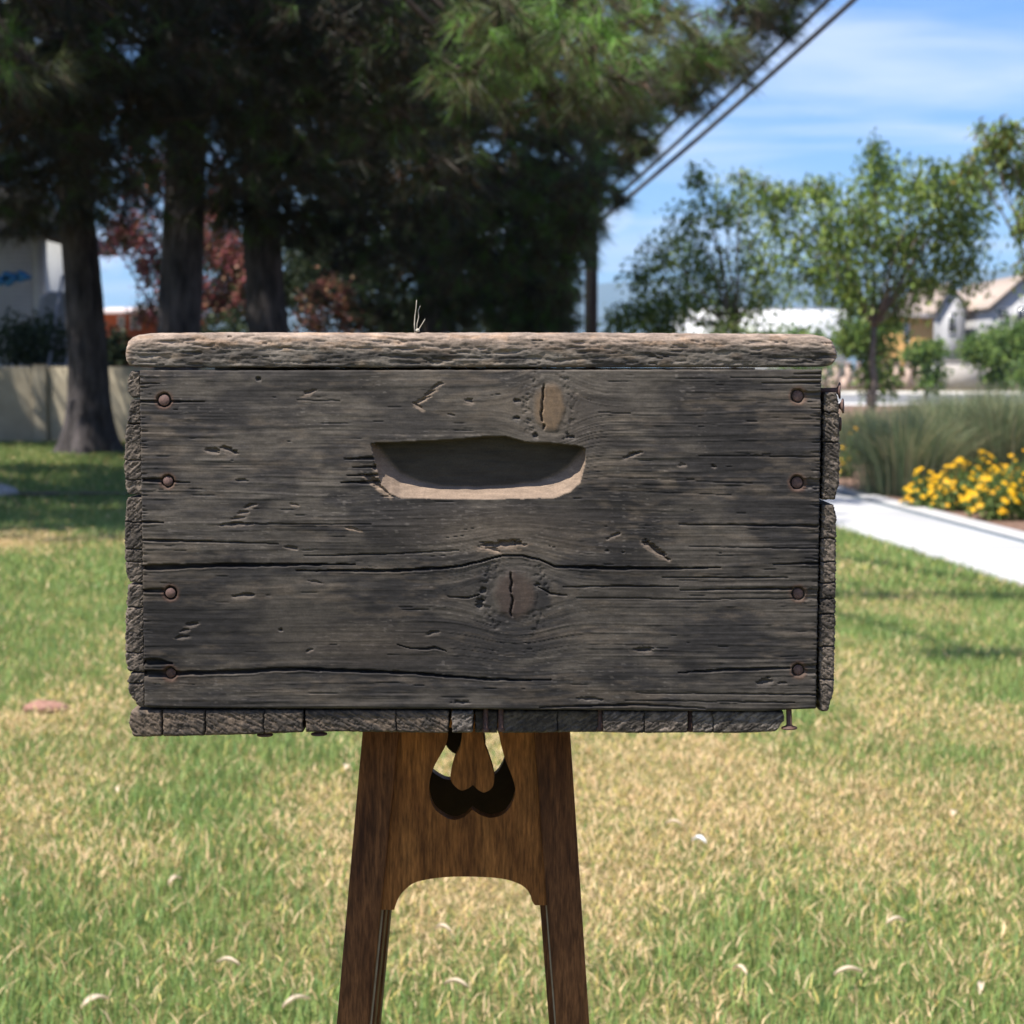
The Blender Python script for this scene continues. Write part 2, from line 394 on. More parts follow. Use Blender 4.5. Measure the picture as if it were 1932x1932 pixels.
def grain_warp(X, Y):
    Yw = Y + 10 * (fbm(X / 330, Y / 160, 3, 2) - 0.5)
    for kx, ky, rx, ry in KNOTS:
        w = np.exp(-((X - kx) / (rx * 2.0)) ** 2)
        d = Yw - ky
        Yw = ky + np.sign(d) * np.maximum(np.abs(d) - ry * 0.85 * w * np.exp(-(np.abs(d) / (ry * 2.6)) ** 2), 0)
    return Yw
def front_fn(X, Y):
    Yw = grain_warp(X, Y)
    endw = np.exp(-(X - 268) / 28) + np.exp(-(1546 - X) / 34)
    g1 = fbm(X / 210, Yw / 3.4, 21, 3); g2 = vn(X / 70, Yw / 1.9, 31); g3 = fbm(X / 420, Yw / 11, 41, 2)
    ring = np.abs(2 * vn(X / 900, Yw / 7.0, 51) - 1)
    wear = 0.6 * fbm(X / 190, Y / 80, 61, 3) + 0.4 * fbm(X / 45, Yw / 12, 62, 4)
    dep = (0.32 * g1 + 0.14 * g2 + 0.5 * g3) * 1e-3 * (1 + 1.2 * endw)
    dep += 0.35e-3 * sst(0.14, 0.0, ring) * -1.0 * sst(0.35, 0.6, vn(X / 300, Y / 120, 71) + 0.25 * (X > 1090))
    dep += 0.35e-3 * (fbm(X / 26, Y / 13, 75, 3) - 0.5)
    dep += 1.4e-3 * (fbm(X / 500, Y / 300, 77, 2) - 0.5)
    # colour: grey weathering with bare, paler and nearly black stained areas
    k = sst(0.38, 0.64, wear)
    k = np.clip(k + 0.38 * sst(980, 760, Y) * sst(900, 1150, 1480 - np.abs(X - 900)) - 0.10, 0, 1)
    dark = np.array([0.047, 0.045, 0.046]); pale = np.array([0.125, 0.114, 0.100])
    C = lerp3(dark, pale, k)
    st = 0.7 * sst(0.50, 0.70, 0.65 * fbm(X / 170, Y / 60, 64, 3) + 0.35 * fbm(X / 40, Yw / 9, 65, 3))           # black stains
    st = np.maximum(st, 0.9 * np.exp(-((X - 1200) / 130) ** 2 - ((Y - 930) / 80) ** 2))
    st = np.maximum(st, 0.6 * np.exp(-((X - 1380) / 120) ** 2 - ((Y - 850) / 90) ** 2))
    st = np.maximum(st, 0.6 * np.exp(-((X - 560) / 300) ** 2 - ((Y - 1190) / 60) ** 2))
    C = C * (1 - 0.52 * st)[..., None]
    tan = 0.75 * sst(0.50, 0.72, 0.5 * fbm(X / 150, Y / 40, 66, 3) + 0.5 * fbm(X / 30, Yw / 7, 67, 4))
    tan = np.maximum(tan, 0.8 * np.exp(-((X - 940) / 150) ** 2 - ((Y - 1000) / 42) ** 2))
    tan = np.maximum(tan, 0.5 * np.exp(-((X - 1060) / 90) ** 2 - ((Y - 790) / 60) ** 2))
    tan = np.maximum(tan, 0.55 * np.exp(-((X - 700) / 130) ** 2 - ((Y - 1215) / 40) ** 2))
    C = C * (1 - 0.55 * tan)[..., None] + np.array([0.205, 0.170, 0.132]) * (0.55 * tan)[..., None]
    fib = fbm(X / 160, Yw / 2.3, 81, 3); fl = vn(X / 60, Yw / 1.7, 83)
    mot = fbm(X / 12, Y / 6, 87, 4)
    C = C * (0.58 + 0.30 * fib + 0.16 * fl + 0.55 * (mot - 0.2))[..., None]
    sp = sst(0.80, 0.9, vn(X / 11, Y / 2.2, 85)) * sst(0.5, 0.7, vn(X / 120, Y / 60, 86))
    C = C + sp[..., None] * np.array([0.07, 0.065, 0.06])
    # knots
    for i, (kx, ky, rx, ry) in enumerate(KNOTS):
        r = np.sqrt(((X - kx) / rx) ** 2 + ((Y - ky) / ry) ** 2) + 0.22 * (fbm(X / 14, Y / 14, 101 + i, 3) - 0.5)
        m = sst(1.12, 0.70, r)
        kc = (np.array([0.23, 0.155, 0.09]), np.array([0.105, 0.074, 0.062]))[i]
        C = C * (1 - 0.62 * m)[..., None] + kc * (0.62 * m * (0.75 + 0.5 * vn(X / 5, Y / 9, 105 + i)))[..., None]
        dep += -0.4e-3 * m + 0.25e-3 * np.exp(-((r - 1.06) / 0.10) ** 2)
        halo = np.exp(-((r - 1.45) / 0.34) ** 2)
        pit = sst(0.50, 0.72, fbm(X / 7.0, Y / 6.0, 111 + i, 3)) * halo * sst(0.2, 0.9, np.abs(X - kx) / (rx * 1.2))
        dep += 0.8e-3 * pit
        cr = np.abs(X - (kx + (-13 if i == 0 else -7)) - 3.0 * (vn(Y / 11, Y * 0, 121 + i) - 0.5) * 2)
        dep += 4.5e-3 * sst(2.6, 0.6, cr) * sst(1.0, 0.75, np.abs(Y - ky) / (ry * 0.95)) * sst(0.25, 0.45, vn(Y / 14, Y * 0 + 3, 126 + i) + 0.15)
    # short random checks along the grain
    ys, xs = X.shape
    rr = np.random.default_rng(5)
    def window(x0, x1, y0, y1):
        i0 = np.searchsorted(X[ys // 2], x0 - 6); i1 = np.searchsorted(X[ys // 2], x1 + 6)
        j0 = np.searchsorted(Y[:, xs // 2], y0 - 6); j1 = np.searchsorted(Y[:, xs // 2], y1 + 6)
        return slice(max(0, j0 - 1), min(ys, j1 + 1)), slice(max(0, i0 - 1), min(xs, i1 + 1))
    for k in range(150):
        x0 = rr.uniform(270, 1540); y0 = rr.uniform(704, 1334); ln = rr.uniform(12, 95) * rr.uniform(0.3, 1); th = rr.uniform(0.6, 1.25); dp = rr.uniform(0.3, 1.3)
        w = window(x0, x0 + ln, y0 - 12, y0 + 12)
        x = X[w]; y = Yw[w]
        e = sst(0, 0.25, (x - x0) / ln) * sst(1, 0.75, (x - x0) / ln)
        dep[w] += dp * 1e-3 * sst(th, 0.2, np.abs(y - y0 - 1.2 * (vn(x / 17, x * 0 + k, 131) - 0.5))) * e
    for k in range(150):                                            # torn ends of the grain
        left = k % 2 == 0
        y0 = rr.uniform(704, 1334); ln = rr.uniform(5, 26); x0 = 262 if left else 1552 - ln
        w = window(x0, x0 + ln, y0 - 4, y0 + 4); x = X[w]; y = Y[w]
        t = np.clip((x - x0) / ln, 0, 1); t = 1 - t if left else t
        dep[w] += rr.uniform(1, 2.8) * 1e-3 * sst(rr.uniform(1.0, 2.0), 0.2, np.abs(y - y0)) * t
    for pts, th, dm in CRACKS:
        p = np.array(pts, float)
        w = window(p[0, 0], p[-1, 0], p[:, 1].min() - 8, p[:, 1].max() + 8)
        x = X[w]; y = Y[w]
        c = itp(x, pts) + 1.6 * (fbm(x / 19, x * 0 + p[0, 0], 141, 3) - 0.5)
        t = itp(x, th) * (0.75 + 0.5 * vn(x / 15, x * 0 + 5, 143))
        inn = ((x >= p[0, 0] - 1) & (x <= p[-1, 0] + 1)).astype(float)
        k = sst(1.35, 0.55, np.abs(y - c) / np.maximum(t, 0.9)) * inn * np.clip(t / 0.9, 0, 1)
        dep[w] += dm * 1e-3 * k
        lip = np.exp(-((y - c - t - 2.0) / 1.6) ** 2) * inn * sst(0.8, 2.0, t)
        dep[w] -= 0.35e-3 * lip
        C[w] = C[w] * (1 - 0.35 * k[..., None])
    for gi, (cx, cy, a, b, tl, dm, li) in enumerate(GOUGES):
        w = window(cx - a * 1.4, cx + a * 1.4, cy - b * 1.6 - a * abs(tl), cy + b * 1.6 + a * abs(tl))
        x = X[w] - cx; y = Y[w] - cy - x * math.tan(tl)
        r = np.sqrt((x / a) ** 2 + (y / b) ** 2) + 1.25 * (fbm(X[w] / 11, Y[w] / 2.3, 151 + gi, 3) - 0.48)
        m = sst(1.0, 0.70, r)
        prof = sst(b * 0.42, -b * 0.25, y + b * 0.5 * (vn(X[w] / 9, Y[w] * 0 + gi, 157) - .5)) + 0.08                # deep under its upper edge, running out below
        dep[w] += (0.9 + 0.45 * dm * b / 5) * 1e-3 * m * prof * (0.8 + 0.5 * vn(X[w] / 30, Y[w] / 1.8, 153))
        lc = np.array([0.33, 0.255, 0.19]) * li + np.array([0.17, 0.158, 0.145]) * (1 - li)
        lc = lc * (1 - 0.45 * np.clip(prof, 0, 1) * (1 - li))[..., None]  # shade painted into the upper part of the pit
        mm = (sst(1.12, 0.85, r) * (0.45 + 0.45 * li) + 0.5 * np.exp(-((r - 1.05) / .16) ** 2) * (y > 0))[..., None]  # bare wood inside, lower rim painted paler as if lit
        C[w] = C[w] * (1 - mm) + lc * mm * (0.7 + 0.6 * vn(X[w] / 20, Y[w] / 1.8, 155))[..., None]
    # nail holes, the right-hand ones split out to the board's end
    for s_, lst in ((0, NAILS_L), (1, NAILS_R)):
        for q_, (cx, cy, r0) in enumerate(lst):
            w = window(cx - 60, cx + 60, cy - 20, cy + 20)
            x = X[w]; y = Y[w]
            r = np.hypot(x - cx, y - cy) + 2.0 * (vn(x / 5, y / 5, 161 + q_) - 0.5)
            k = sst(r0 + 2.5, r0 - 0.5, r)
            d = 5.0e-3 * k
            if s_:
                ch = sst(9.5, 7.0, np.abs(y - cy - 1 + 2.5 * (vn(x / 9, x * 0 + q_, 163) - .5) * 2) - 2) * sst(cx - 4, cx + 6, x)
                d = np.maximum(d, 3.2e-3 * ch * (0.55 + 0.7 * vn(x / 40, y / 2.6, 165)))
            elif q_ == 3:
                ch = sst(8, 5.5, np.abs(y - cy - 1)) * sst(cx + 4, cx - 6, x)
                d = np.maximum(d, 5.5e-3 * ch)
            dep[w] = np.maximum(dep[w], d)
            ru = np.exp(-((r - r0 - 3) / 3.5) ** 2)[..., None] * 0.5
            C[w] = C[w] * (1 - ru) + np.array([0.17, 0.095, 0.065]) * ru
    # handhold: steep upper wall, flat back, sloping pale lower lip
    w = window(690, 1112, 815, 948)
    x = X[w]; y = Y[w]
    tp = itp(x, H_TOP) + 1.5 * (fbm(x / 24, x * 0, 171, 3) - .5); ii = itp(x, H_IN) + 2 * (fbm(x / 20, x * 0 + 3, 173, 2) - .5); oo = itp(x, H_OUT) + 2.4 * (fbm(x / 13, x * 0 + 6, 175, 3) - .5)
    ii = np.maximum(ii, tp + 0.5); oo = np.maximum(oo, ii + 0.5)
    inside = ((x > 701) & (x < 1105)).astype(float)
    back = sst(-0.5, 3.0, y - tp)
    lip = np.clip((y - ii) / (oo - ii), 0, 1)
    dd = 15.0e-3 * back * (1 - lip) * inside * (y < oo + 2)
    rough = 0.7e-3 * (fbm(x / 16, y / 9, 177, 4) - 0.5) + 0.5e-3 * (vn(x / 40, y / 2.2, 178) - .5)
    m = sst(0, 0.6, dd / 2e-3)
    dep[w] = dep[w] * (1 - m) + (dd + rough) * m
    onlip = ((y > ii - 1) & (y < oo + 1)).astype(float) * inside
    C[w] = C[w] * (1 - m[..., None]) + np.array([0.060, 0.055, 0.045]) * m[..., None] * (0.7 + 0.6 * fbm(x / 30, y / 14, 179, 3))[..., None]  # recess colour darkened to stand for the shade in it
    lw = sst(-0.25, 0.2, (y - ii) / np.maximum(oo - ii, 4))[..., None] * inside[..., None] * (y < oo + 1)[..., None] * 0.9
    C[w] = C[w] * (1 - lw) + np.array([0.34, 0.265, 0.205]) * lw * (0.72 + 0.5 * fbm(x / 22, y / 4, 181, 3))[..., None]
    cl = sst(1.3, 0.4, np.abs(y - (ii + (oo - ii) * 0.45) - 2 * (fbm(x / 40, x * 0, 183, 2) - .5))) * (x > 760) * (x < 1050)
    dep[w] += 0.8e-3 * cl * (vn(x / 60, x * 0 + 1, 184) > 0.3)
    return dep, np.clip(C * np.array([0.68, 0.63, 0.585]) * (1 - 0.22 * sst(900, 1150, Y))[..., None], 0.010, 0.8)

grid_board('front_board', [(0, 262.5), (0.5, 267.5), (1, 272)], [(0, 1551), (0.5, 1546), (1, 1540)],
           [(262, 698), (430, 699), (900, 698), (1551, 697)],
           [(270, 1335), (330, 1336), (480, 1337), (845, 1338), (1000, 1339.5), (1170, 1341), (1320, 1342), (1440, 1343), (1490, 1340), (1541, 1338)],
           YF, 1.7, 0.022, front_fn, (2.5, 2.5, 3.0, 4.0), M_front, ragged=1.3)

def lid_fn(X, Y):
    g1 = fbm(X / 80, Y / 4.2, 201, 4); g2 = fbm(X / 22, Y / 9, 203, 4); g3 = vn(X / 34, Y / 2.4, 204)
    dep = (1.0 * g1 + 1.1 * (g2 - 0.5) + 0.7 * g3) * 1e-3
    dep += 1.3e-3 * sst(0.58, 0.80, fbm(X / 46, Y / 4.5, 205, 4))
    for k in range(46):
        x0 = R.uniform(240, 1570); y0 = R.uniform(634, 690); ln = R.uniform(10, 55)
        e = sst(0, 0.2, (X - x0) / ln) * sst(1, 0.8, (X - x0) / ln)
        dep += R.uniform(0.8, 2.4) * 1e-3 * sst(1.6, 0.3, np.abs(Y - y0 - 3 * (vn(X / 15, X * 0 + k, 206) - .5))) * e
    wv = fbm(X / 9 + 1.5 * vn(X / 14, Y / 9, 215), Y / 3.1 + 1.2 * vn(X / 11, Y / 7, 216), 217, 3)
    dep += 1.1e-3 * (wv - 0.5)
    end = np.exp(-(X - 235) / 26) + np.exp(-(1580 - X) / 20)
    dep += 2.4e-3 * end * (fbm(X / 9, Y / 8, 207, 3) - 0.4)
    k = sst(0.38, 0.62, fbm(X / 60, Y / 16, 209, 4))
    C = lerp3((0.052, 0.045, 0.038), (0.125, 0.106, 0.086), k)
    edge = np.clip(sst(668 + 16 * (fbm(X / 70, X * 0, 211, 3) - 0.5), 642, Y) + 0.9 * sst(0.35, 0.9, end), 0, 1)   # paler wood on the upper edge and ends
    t = edge * (0.55 + 0.6 * fbm(X / 40, Y / 7, 213, 3))
    C = C * (1 - 0.8 * t)[..., None] + np.array([0.30, 0.222, 0.168]) * (0.8 * t)[..., None]
    org = sst(0.55, 0.75, fbm(X / 34, Y / 12, 219, 3))[..., None] * 0.4
    C = C * (1 - org) + C * np.array([1.35, 1.08, 0.80]) * org
    C = C * (0.34 + 0.6 * g1 + 0.4 * g3 + 0.4 * (g2 - 0.3) + 0.5 * (wv - 0.35))[..., None]
    return dep, np.clip(C, 0.02, 0.8)
grid_board('lid_board', [(0, 238), (0.35, 234.5), (0.8, 235.5), (1, 240)], [(0, 1574), (0.3, 1579), (0.8, 1581), (1, 1573)],
           [(234, 652), (238, 643), (246, 636), (258, 631), (280, 628.5), (400, 626.5), (700, 627), (1100, 627), (1500, 629.5), (1535, 630.5), (1556, 634), (1570, 640), (1580, 650)],
           [(234, 680), (240, 688), (258, 691), (300, 693), (430, 693), (900, 693), (1552, 691.5), (1572, 688), (1580, 680)],
           YF + 0.0012, 1.7, 0.40, lid_fn, (9, 8, 20, 4), M_lid, ragged=1.6, seed=3)

def endgrain(seed, tilt, base, pale, cracks=(), amp=1.0, horiz=False):
    def fn(X, Y):
        a = X * math.cos(tilt) + Y * math.sin(tilt); b = -X * math.sin(tilt) + Y * math.cos(tilt)
        b = b + 4 * (fbm(X / 18, Y / 18, seed, 3) - 0.5)
        g = fbm(a / 14, b / 3.2, seed + 1, 3); h = fbm(X / 6, Y / 5.0, seed + 2, 3); big = fbm(X / 40, Y / 40, seed + 3, 3)
        dep = amp * (1.2 * (g - 0.5) + 0.9 * (h - 0.5) + 1.0 * big) * 1e-3
        cell = np.abs(2 * vn(a / 9 + 3 * h, b / 7, seed + 4) - 1)
        dep += amp * 0.8e-3 * sst(0.16, 0.02, cell)
        C = lerp3(base, pale, sst(0.35, 0.68, 0.6 * g + 0.4 * big))
        C = C * (0.65 + 0.7 * h)[..., None]
        for c, th, dm in cracks:
            v = (X if horiz else Y)
            o = (Y if horiz else X)
            d = np.abs(v - c - 5 * (fbm(o / 9, o * 0 + c, seed + 6, 3) - 0.5))
            k = sst(th + 0.8, 0.3, d)
            dep = dep + dm * 1e-3 * k
            C = C * (1 - 0.3 * k)[..., None]
        return dep, np.clip(C, 0.01, 0.8)
    return fn
DG, PG = (0.040, 0.033, 0.027), (0.155, 0.122, 0.094)
YS = YF + 0.003
# left side boards, split across
for nm, xl, xr, y0, y1, cr, sd in [
    (0, [(0, 246), (.3, 241), (.8, 240), (1, 247)], [(0, 262), (1, 265)], 700, 750, [], 301),
    (1, [(0, 247), (.1, 243), (.35, 236), (.7, 233), (.93, 236), (1, 242)], [(0, 265), (1, 268.5)], 754, 933, [(800, 1.2, 4), (868, .8, 2), (905, .7, 2)], 311),
    (2, [(0, 239), (.3, 235), (.6, 234), (.9, 237), (1, 244)], [(0, 268.5), (1, 270)], 938, 1099, [(985, .8, 3), (1037, .8, 3), (1060, .8, 2)], 321),
    (3, [(0, 241), (.4, 236), (.85, 235), (1, 241)], [(0, 270), (1, 271.5)], 1103, 1267, [(1146, 1.0, 4), (1232, .7, 3)], 331),
    (4, [(0, 247), (.2, 240), (.6, 241), (1, 262)], [(0, 271.5), (1, 272)], 1270, 1334, [(1290, .8, 3)], 341)]:
    xa = min(p[1] for p in xl); xb = max(p[1] for p in xr)
    grid_board('side_board', xl, xr, [(xa, y0 + 2), (xa + 9, y0), (xb, y0)], [(xa, y1 - 3), (xa + 9, y1), (xb, y1 + 1)], YS, 1.2, 0.36,
               endgrain(sd, -0.75, DG, PG, cr, 1.1), (5, 2, 4, 4), M_end, ragged=1.8, seed=sd)
# right side boards
for xl, xr, y0, y1, cr, sd in [
    ([(0, 1556), (.1, 1555), (1, 1551)], [(0, 1579), (.1, 1584), (.5, 1585), (.85, 1584), (1, 1576)], 740, 943, [(777, .8, 3), (835, 1.3, 4)], 351),
    ([(0, 1551), (.3, 1548), (.7, 1545), (1, 1548)], [(0, 1574), (.06, 1579), (.5, 1577), (.9, 1574), (1, 1563)], 953, 1343,
     [(1016, 1.0, 4), (1060, .9, 3), (1100, 1.1, 4), (1130, .9, 4), (1159, 1.1, 4), (1221, 1, 4), (1282, .9, 4)], 361)]:
    grid_board('side_board', xl, xr, [(1540, y0), (1590, y0)], [(1540, y1 - 6), (1552, y1), (1562, y1), (1590, y1)], YS + 0.001, 1.3, 0.36,
               endgrain(sd, 0.7, DG, PG, cr, 1.1), (3, 5, 5, 5), M_end, ragged=1.8, seed=sd)
# bottom boards
YB = YF + 0.0016
BT = [(243, 1343), (250, 1341), (600, 1341), (1480, 1344)]
BB = [(241, 1384), (250, 1391), (330, 1390), (450, 1387), (573, 1382.5), (640, 1381), (845, 1384), (900, 1383), (945, 1384), (1110, 1382), (1200, 1384), (1300, 1383), (1400, 1384), (1462, 1381), (1478, 1376)]
for x0, x1, cr, sd, pale, yy in [
    (243, 571, [(306, 1.4, 6), (386, 1.0, 5), (498, .5, 3)], 401, PG, 0), (576, 846, [(748, .7, 3)], 411, PG, 0.0012),
    (852, 892, [], 421, (0.20, .18, .165), 0.0004), (896, 939, [(915, 1.2, 5)], 431, (.10, .09, .08), .012), (946, 1130, [(1052, .7, 3)], 441, (.12, .108, .095), .011),
    (1138, 1298, [(1215, .7, 3)], 451, (.23, .195, .165), .0018), (1307, 1479, [(1345, .7, 3)], 461, (.20, .18, .16), .0022)]:
    lft = 243 if x0 == 243 else x0
    grid_board('bottom_board', [(0, x0 + (3 if x0 < 250 else 0)), (.5, x0 - (1 if x0 < 250 else 0)), (1, x0 + (8 if x0 < 250 else 1))],
               [(0, x1), (.5, x1 + (1 if x1 > 1470 else 0)), (1, x1 - (12 if x1 > 1470 else 1))], BT, BB, YB + yy, 1.5, 0.36,
               endgrain(sd, 0.5 if x0 < 800 else -0.55, (0.040, 0.033, 0.027), tuple(np.array(pale) * np.array([.86, .80, .74])), cr, 1.1, True), (5 if x0 < 250 else 2.5, 5 if x1 > 1470 else 2.5, 6, 5), M_end, ragged=1.6, seed=sd)
# plain boards that close the box behind
def far_board(x0, x1, y0, y1, ya, yb):
    a = at(x0, y1, YF); b = at(x1, y0, YF)
    m = MB(); m.box(a[0], b[0], ya, yb, a[2], b[2])
    return m.build('back_board', M_back, box, origin=BO)
M_back = plain('back_board_wood', (0.09, 0.085, 0.08), (0.17, 0.155, 0.14), 60, 0.9, 0.4, 0.001, (0.1, 1, 1))
far_board(275, 1540, 693.3, 1336, YF + 0.335, YF + 0.357)
# nails
def nail(c, axis, r=0.0046, shaft=0.0, sr=0.0017, mat=None, thick=0.0012):
    m = MB()
    prof = [(0.0001, thick), (r * 0.93, thick * 1.0), (r, thick * 0.7), (r * 0.98, 0), (sr * 1.6, -thick * 0.7), (sr, -thick * 1.6), (sr, -shaft - 0.012), (0.0002, -shaft - 0.014)]
    m.lathe(prof, c, axis, 16)
    return m.build('nail', mat or M_rust, box, False, BO)
for (cx, cy, r0) in NAILS_L + NAILS_R:
    p = at(cx, cy, YF); p = p + np.array([0, 0.0022 if cx < 900 and cy < 1200 else 0.0042, 0])
    nail(p, (R.uniform(-.08, .08), -1, R.uniform(-.08, .08)), r0 * PXM * 0.84, mat=M_rust if cy not in (1271,) else M_rustdark)
p = at(1583, 737, YF + 0.012); nail(p, (0.98, -0.18, 0.02), 0.0062, 0.018, 0.0022)
p = at(1589, 766, YF + 0.010); nail(p, (0.95, -0.25, 0.05), 0.0056, 0.004, 0.002)
p = at(1584, 800, YF + 0.014); nail(p, (1, -0.1, 0), 0.0052, 0.002, 0.002)
p = at(1489, 1372, YF + 0.008); nail(p, (0.03, 0, -1), 0.0060, 0.014, 0.0021, M_rustdark)
for x, y in ((500, 1385), (602, 1383.5), (728, 1383.5), (945, 1385), (1133, 1384.5), (1302, 1385), (916, 1386)):
    p = at(x, y if x < 700 else y - 8, YF + 0.012); nail(p, (0, 0, -1), 0.0062 if x < 700 else 0.0028, 0.018, 0.0020, M_rustdark)

# ------------------------------------------------------------------ oak stand
def oak(name, c0, c1, c2):
    m, t, b = new_mat(name)
    n = noise(t, 90, 6, 0.6, (1, 1, 0.09), dist=0.4)
    n2 = noise(t, 230, 4, 0.65, (1, 1, 0.05))
    fl = noise(t, 60, 3, 0.5, (1, 1, 0.35))
    c = ramp(t, n, [(0.28, c0), (0.5, c1), (0.72, c2)])
    fk = noise(t, 520, 3, 0.6, (1, 1, 0.11))
    c = mulc(t, c, n2, 0.6, 1.3); c = mulc(t, c, fl, 0.85, 1.15); c = mulc(t, c, fk, 0.5, 1.3)
    t.links.new(c, b.inputs['Base Color'])
    b.inputs['Roughness'].default_value = 0.6; b.inputs['Specular IOR Level'].default_value = 0.12
    bump(t, b, n2, 0.35, 0.0006)
    return m
M_leg = oak('oak_leg', (0.060, 0.022, 0.007), (0.130, 0.052, 0.017), (0.175, 0.072, 0.024))
M_panel = oak('oak_panel', (0.105, 0.037, 0.010), (0.215, 0.083, 0.021), (0.29, 0.118, 0.031))
M_inshade = plain('oak_shade_inside', (0.02, 0.011, 0.007), (0.04, 0.022, 0.012), 60, 0.8)
M_glue = plain('pale_seam', (0.28, 0.21, 0.11), (0.40, 0.31, 0.18), 90, 0.7)
ST_Y, ST_D = 1.450, 0.155                      # front plane and depth at the top
SPLAY = 0.07                                   # the front plane leans out by this much per metre down
Z_TOP = 0.962
def on_front(px, py, off=0.0):
    """point on the leaning front plane of the stand, off metres behind it"""
    dx, dy, dz = ray(px, py)
    # Y = ST_Y + off - SPLAY * (Z_TOP - z),  z = CAMH + dz t, Y = dy t
    t = (ST_Y + off - SPLAY * (Z_TOP - CAMH)) / (dy - SPLAY * dz)
    return np.array([dx * t, dy * t, CAMH + dz * t])
cxs = float(on_front(880, 1500)[0])            # its middle axis
cys = ST_Y + ST_D / 2
SO = (cxs, cys, 0)
stand = empty('plant_stand', SO, 'tall brown oak stand with splayed legs and heart-shaped cut-out under the box', 'stand')
def down_to(p0, p1, z):
    """continue the line p0-p1 to height z"""
    k = (z - p0[2]) / (p1[2] - p0[2])
    return p0 + (p1 - p0) * k
def leg_faces(o0, o1, i0, i1, thick, ztop=Z_TOP, zbot=0.0):
    """outer and inner edge lines on the front plane -> 8 corners"""
    P = [on_front(*o0), on_front(*o1), on_front(*i0), on_front(*i1)]
    a0, a1 = down_to(P[0], P[1], zbot), down_to(P[0], P[1], ztop)
    b0, b1 = down_to(P[2], P[3], zbot), down_to(P[2], P[3], ztop)
    d = np.array([0, thick, 0.0])
    return [a0, b0, b0 + d, a0 + d, a1, b1, b1 + d, a1 + d]
def bevel_obj(o, w=0.0012, seg=2):
    m = o.modifiers.new('bevel', 'BEVEL'); m.width = w; m.segments = seg; m.limit_method = 'ANGLE'
def turn(v8, flipy):
    """mirror to the far side of the stand"""
    v = np.array(v8, float)
    if flipy: v[:, 1] = 2 * cys - v[:, 1]
    return v
LEGS = [((684, 1380), (635, 1932), (753, 1380), (697, 1932)), ((1076, 1383), (1112, 1932), (1007, 1383), (1049, 1932))]
for flip in (False, True):
    for li, (o0, o1, i0, i1) in enumerate(LEGS):
        v = turn(leg_faces(o0, o1, i0, i1, 0.017), flip)
        m = MB(); m.hexa(v); o = m.build('leg', M_leg, stand, origin=SO); bevel_obj(o)
        # the stile behind it, glued at a right angle: its edge shows inside the leg with a pale seam
        P = leg_faces(o0, o1, i0, i1, 0.001)
        sgn = 1 if li == 0 else -1
        v2 = np.array(P, float)
        for k in (1, 2, 5, 6):
            v2[k] = v2[k] + np.array([0.0030 if li == 0 else -0.0058, 0, 0])
        for k in range(4): pass
        z0, z1 = v2[0][2], v2[4][2]
        inner0, inner1 = v2[1].copy(), v2[5].copy()
        w_ = 0.018 * -sgn
        q = [inner0 + (w_, 0.0195, 0), inner0 + (0, 0.0195, 0), inner0 + (0, 0.066, 0), inner0 + (w_, 0.066, 0),
             inner1 + (w_, 0.0195, 0), inner1 + (0, 0.0195, 0), inner1 + (0, 0.066, 0), inner1 + (w_, 0.066, 0)]
        m = MB(); m.hexa(turn(q, flip)); s2 = m.build('side_stile', M_leg, o, origin=SO); bevel_obj(s2, 0.001)
        e0, e1, g_ = np.array(P[1]), np.array(P[5]), 0.0013 * sgn
        q = [e0 + (w_, 0.0168, 0), e0 + (g_, 0.0168, 0), e0 + (g_, 0.0197, 0), e0 + (w_, 0.0197, 0),
             e1 + (w_, 0.0168, 0), e1 + (g_, 0.0168, 0), e1 + (g_, 0.0197, 0), e1 + (w_, 0.0197, 0)]
        m = MB(); m.hexa(turn(q, flip)); m.build('seam', M_glue, o, origin=SO)
def smooth_pts(p, n=6):
    """Catmull-Rom through open points"""
    p = np.asarray(p, float); q = np.vstack([2 * p[0] - p[1], p, 2 * p[-1] - p[-2]]); r = []
    for i in range(1, len(q) - 2):
        for k in range(n):
            t = k / n
            r.append(0.5 * ((2 * q[i]) + (-q[i - 1] + q[i + 1]) * t + (2 * q[i - 1] - 5 * q[i] + 4 * q[i + 1] - q[i + 2]) * t * t + (-q[i - 1] + 3 * q[i] - 3 * q[i + 1] + q[i + 2]) * t ** 3))
    r.append(p[-1]); return r
ARCH = [(731, 1716.5), (744, 1716.5)] + smooth_pts([(746, 1709), (752, 1694), (764, 1679), (786, 1664), (834, 1655.5), (887, 1654), (945, 1657.5), (978, 1667), (994, 1678), (1001, 1690)], 5) + [(1004, 1700), (1009, 1708), (1022, 1708)]
SIDES = [(1041, 1708), (1013, 1370), (745, 1370), (708, 1716.5)]
CUT_L = smooth_pts([(847, 1366), (845, 1382), (841, 1406), (817, 1451), (809, 1490), (818, 1523), (839, 1541), (858, 1547), (877, 1541)], 6) + [(891, 1527.5)]
CUT_R = [(891, 1527.5)] + smooth_pts([(906, 1538), (928, 1543), (954, 1533), (970, 1505), (970, 1477), (951, 1426), (941, 1385), (937, 1366)], 6)
TON_R = smooth_pts([(911, 1366), (913, 1400), (922, 1426), (932, 1461), (929, 1485), (914, 1495), (903, 1491)], 6) + [(892, 1481)]
TON_L = [(892, 1481)] + smooth_pts([(883, 1488), (869, 1491), (853, 1477), (850, 1461), (858, 1429), (869, 1405), (873, 1366)], 6)
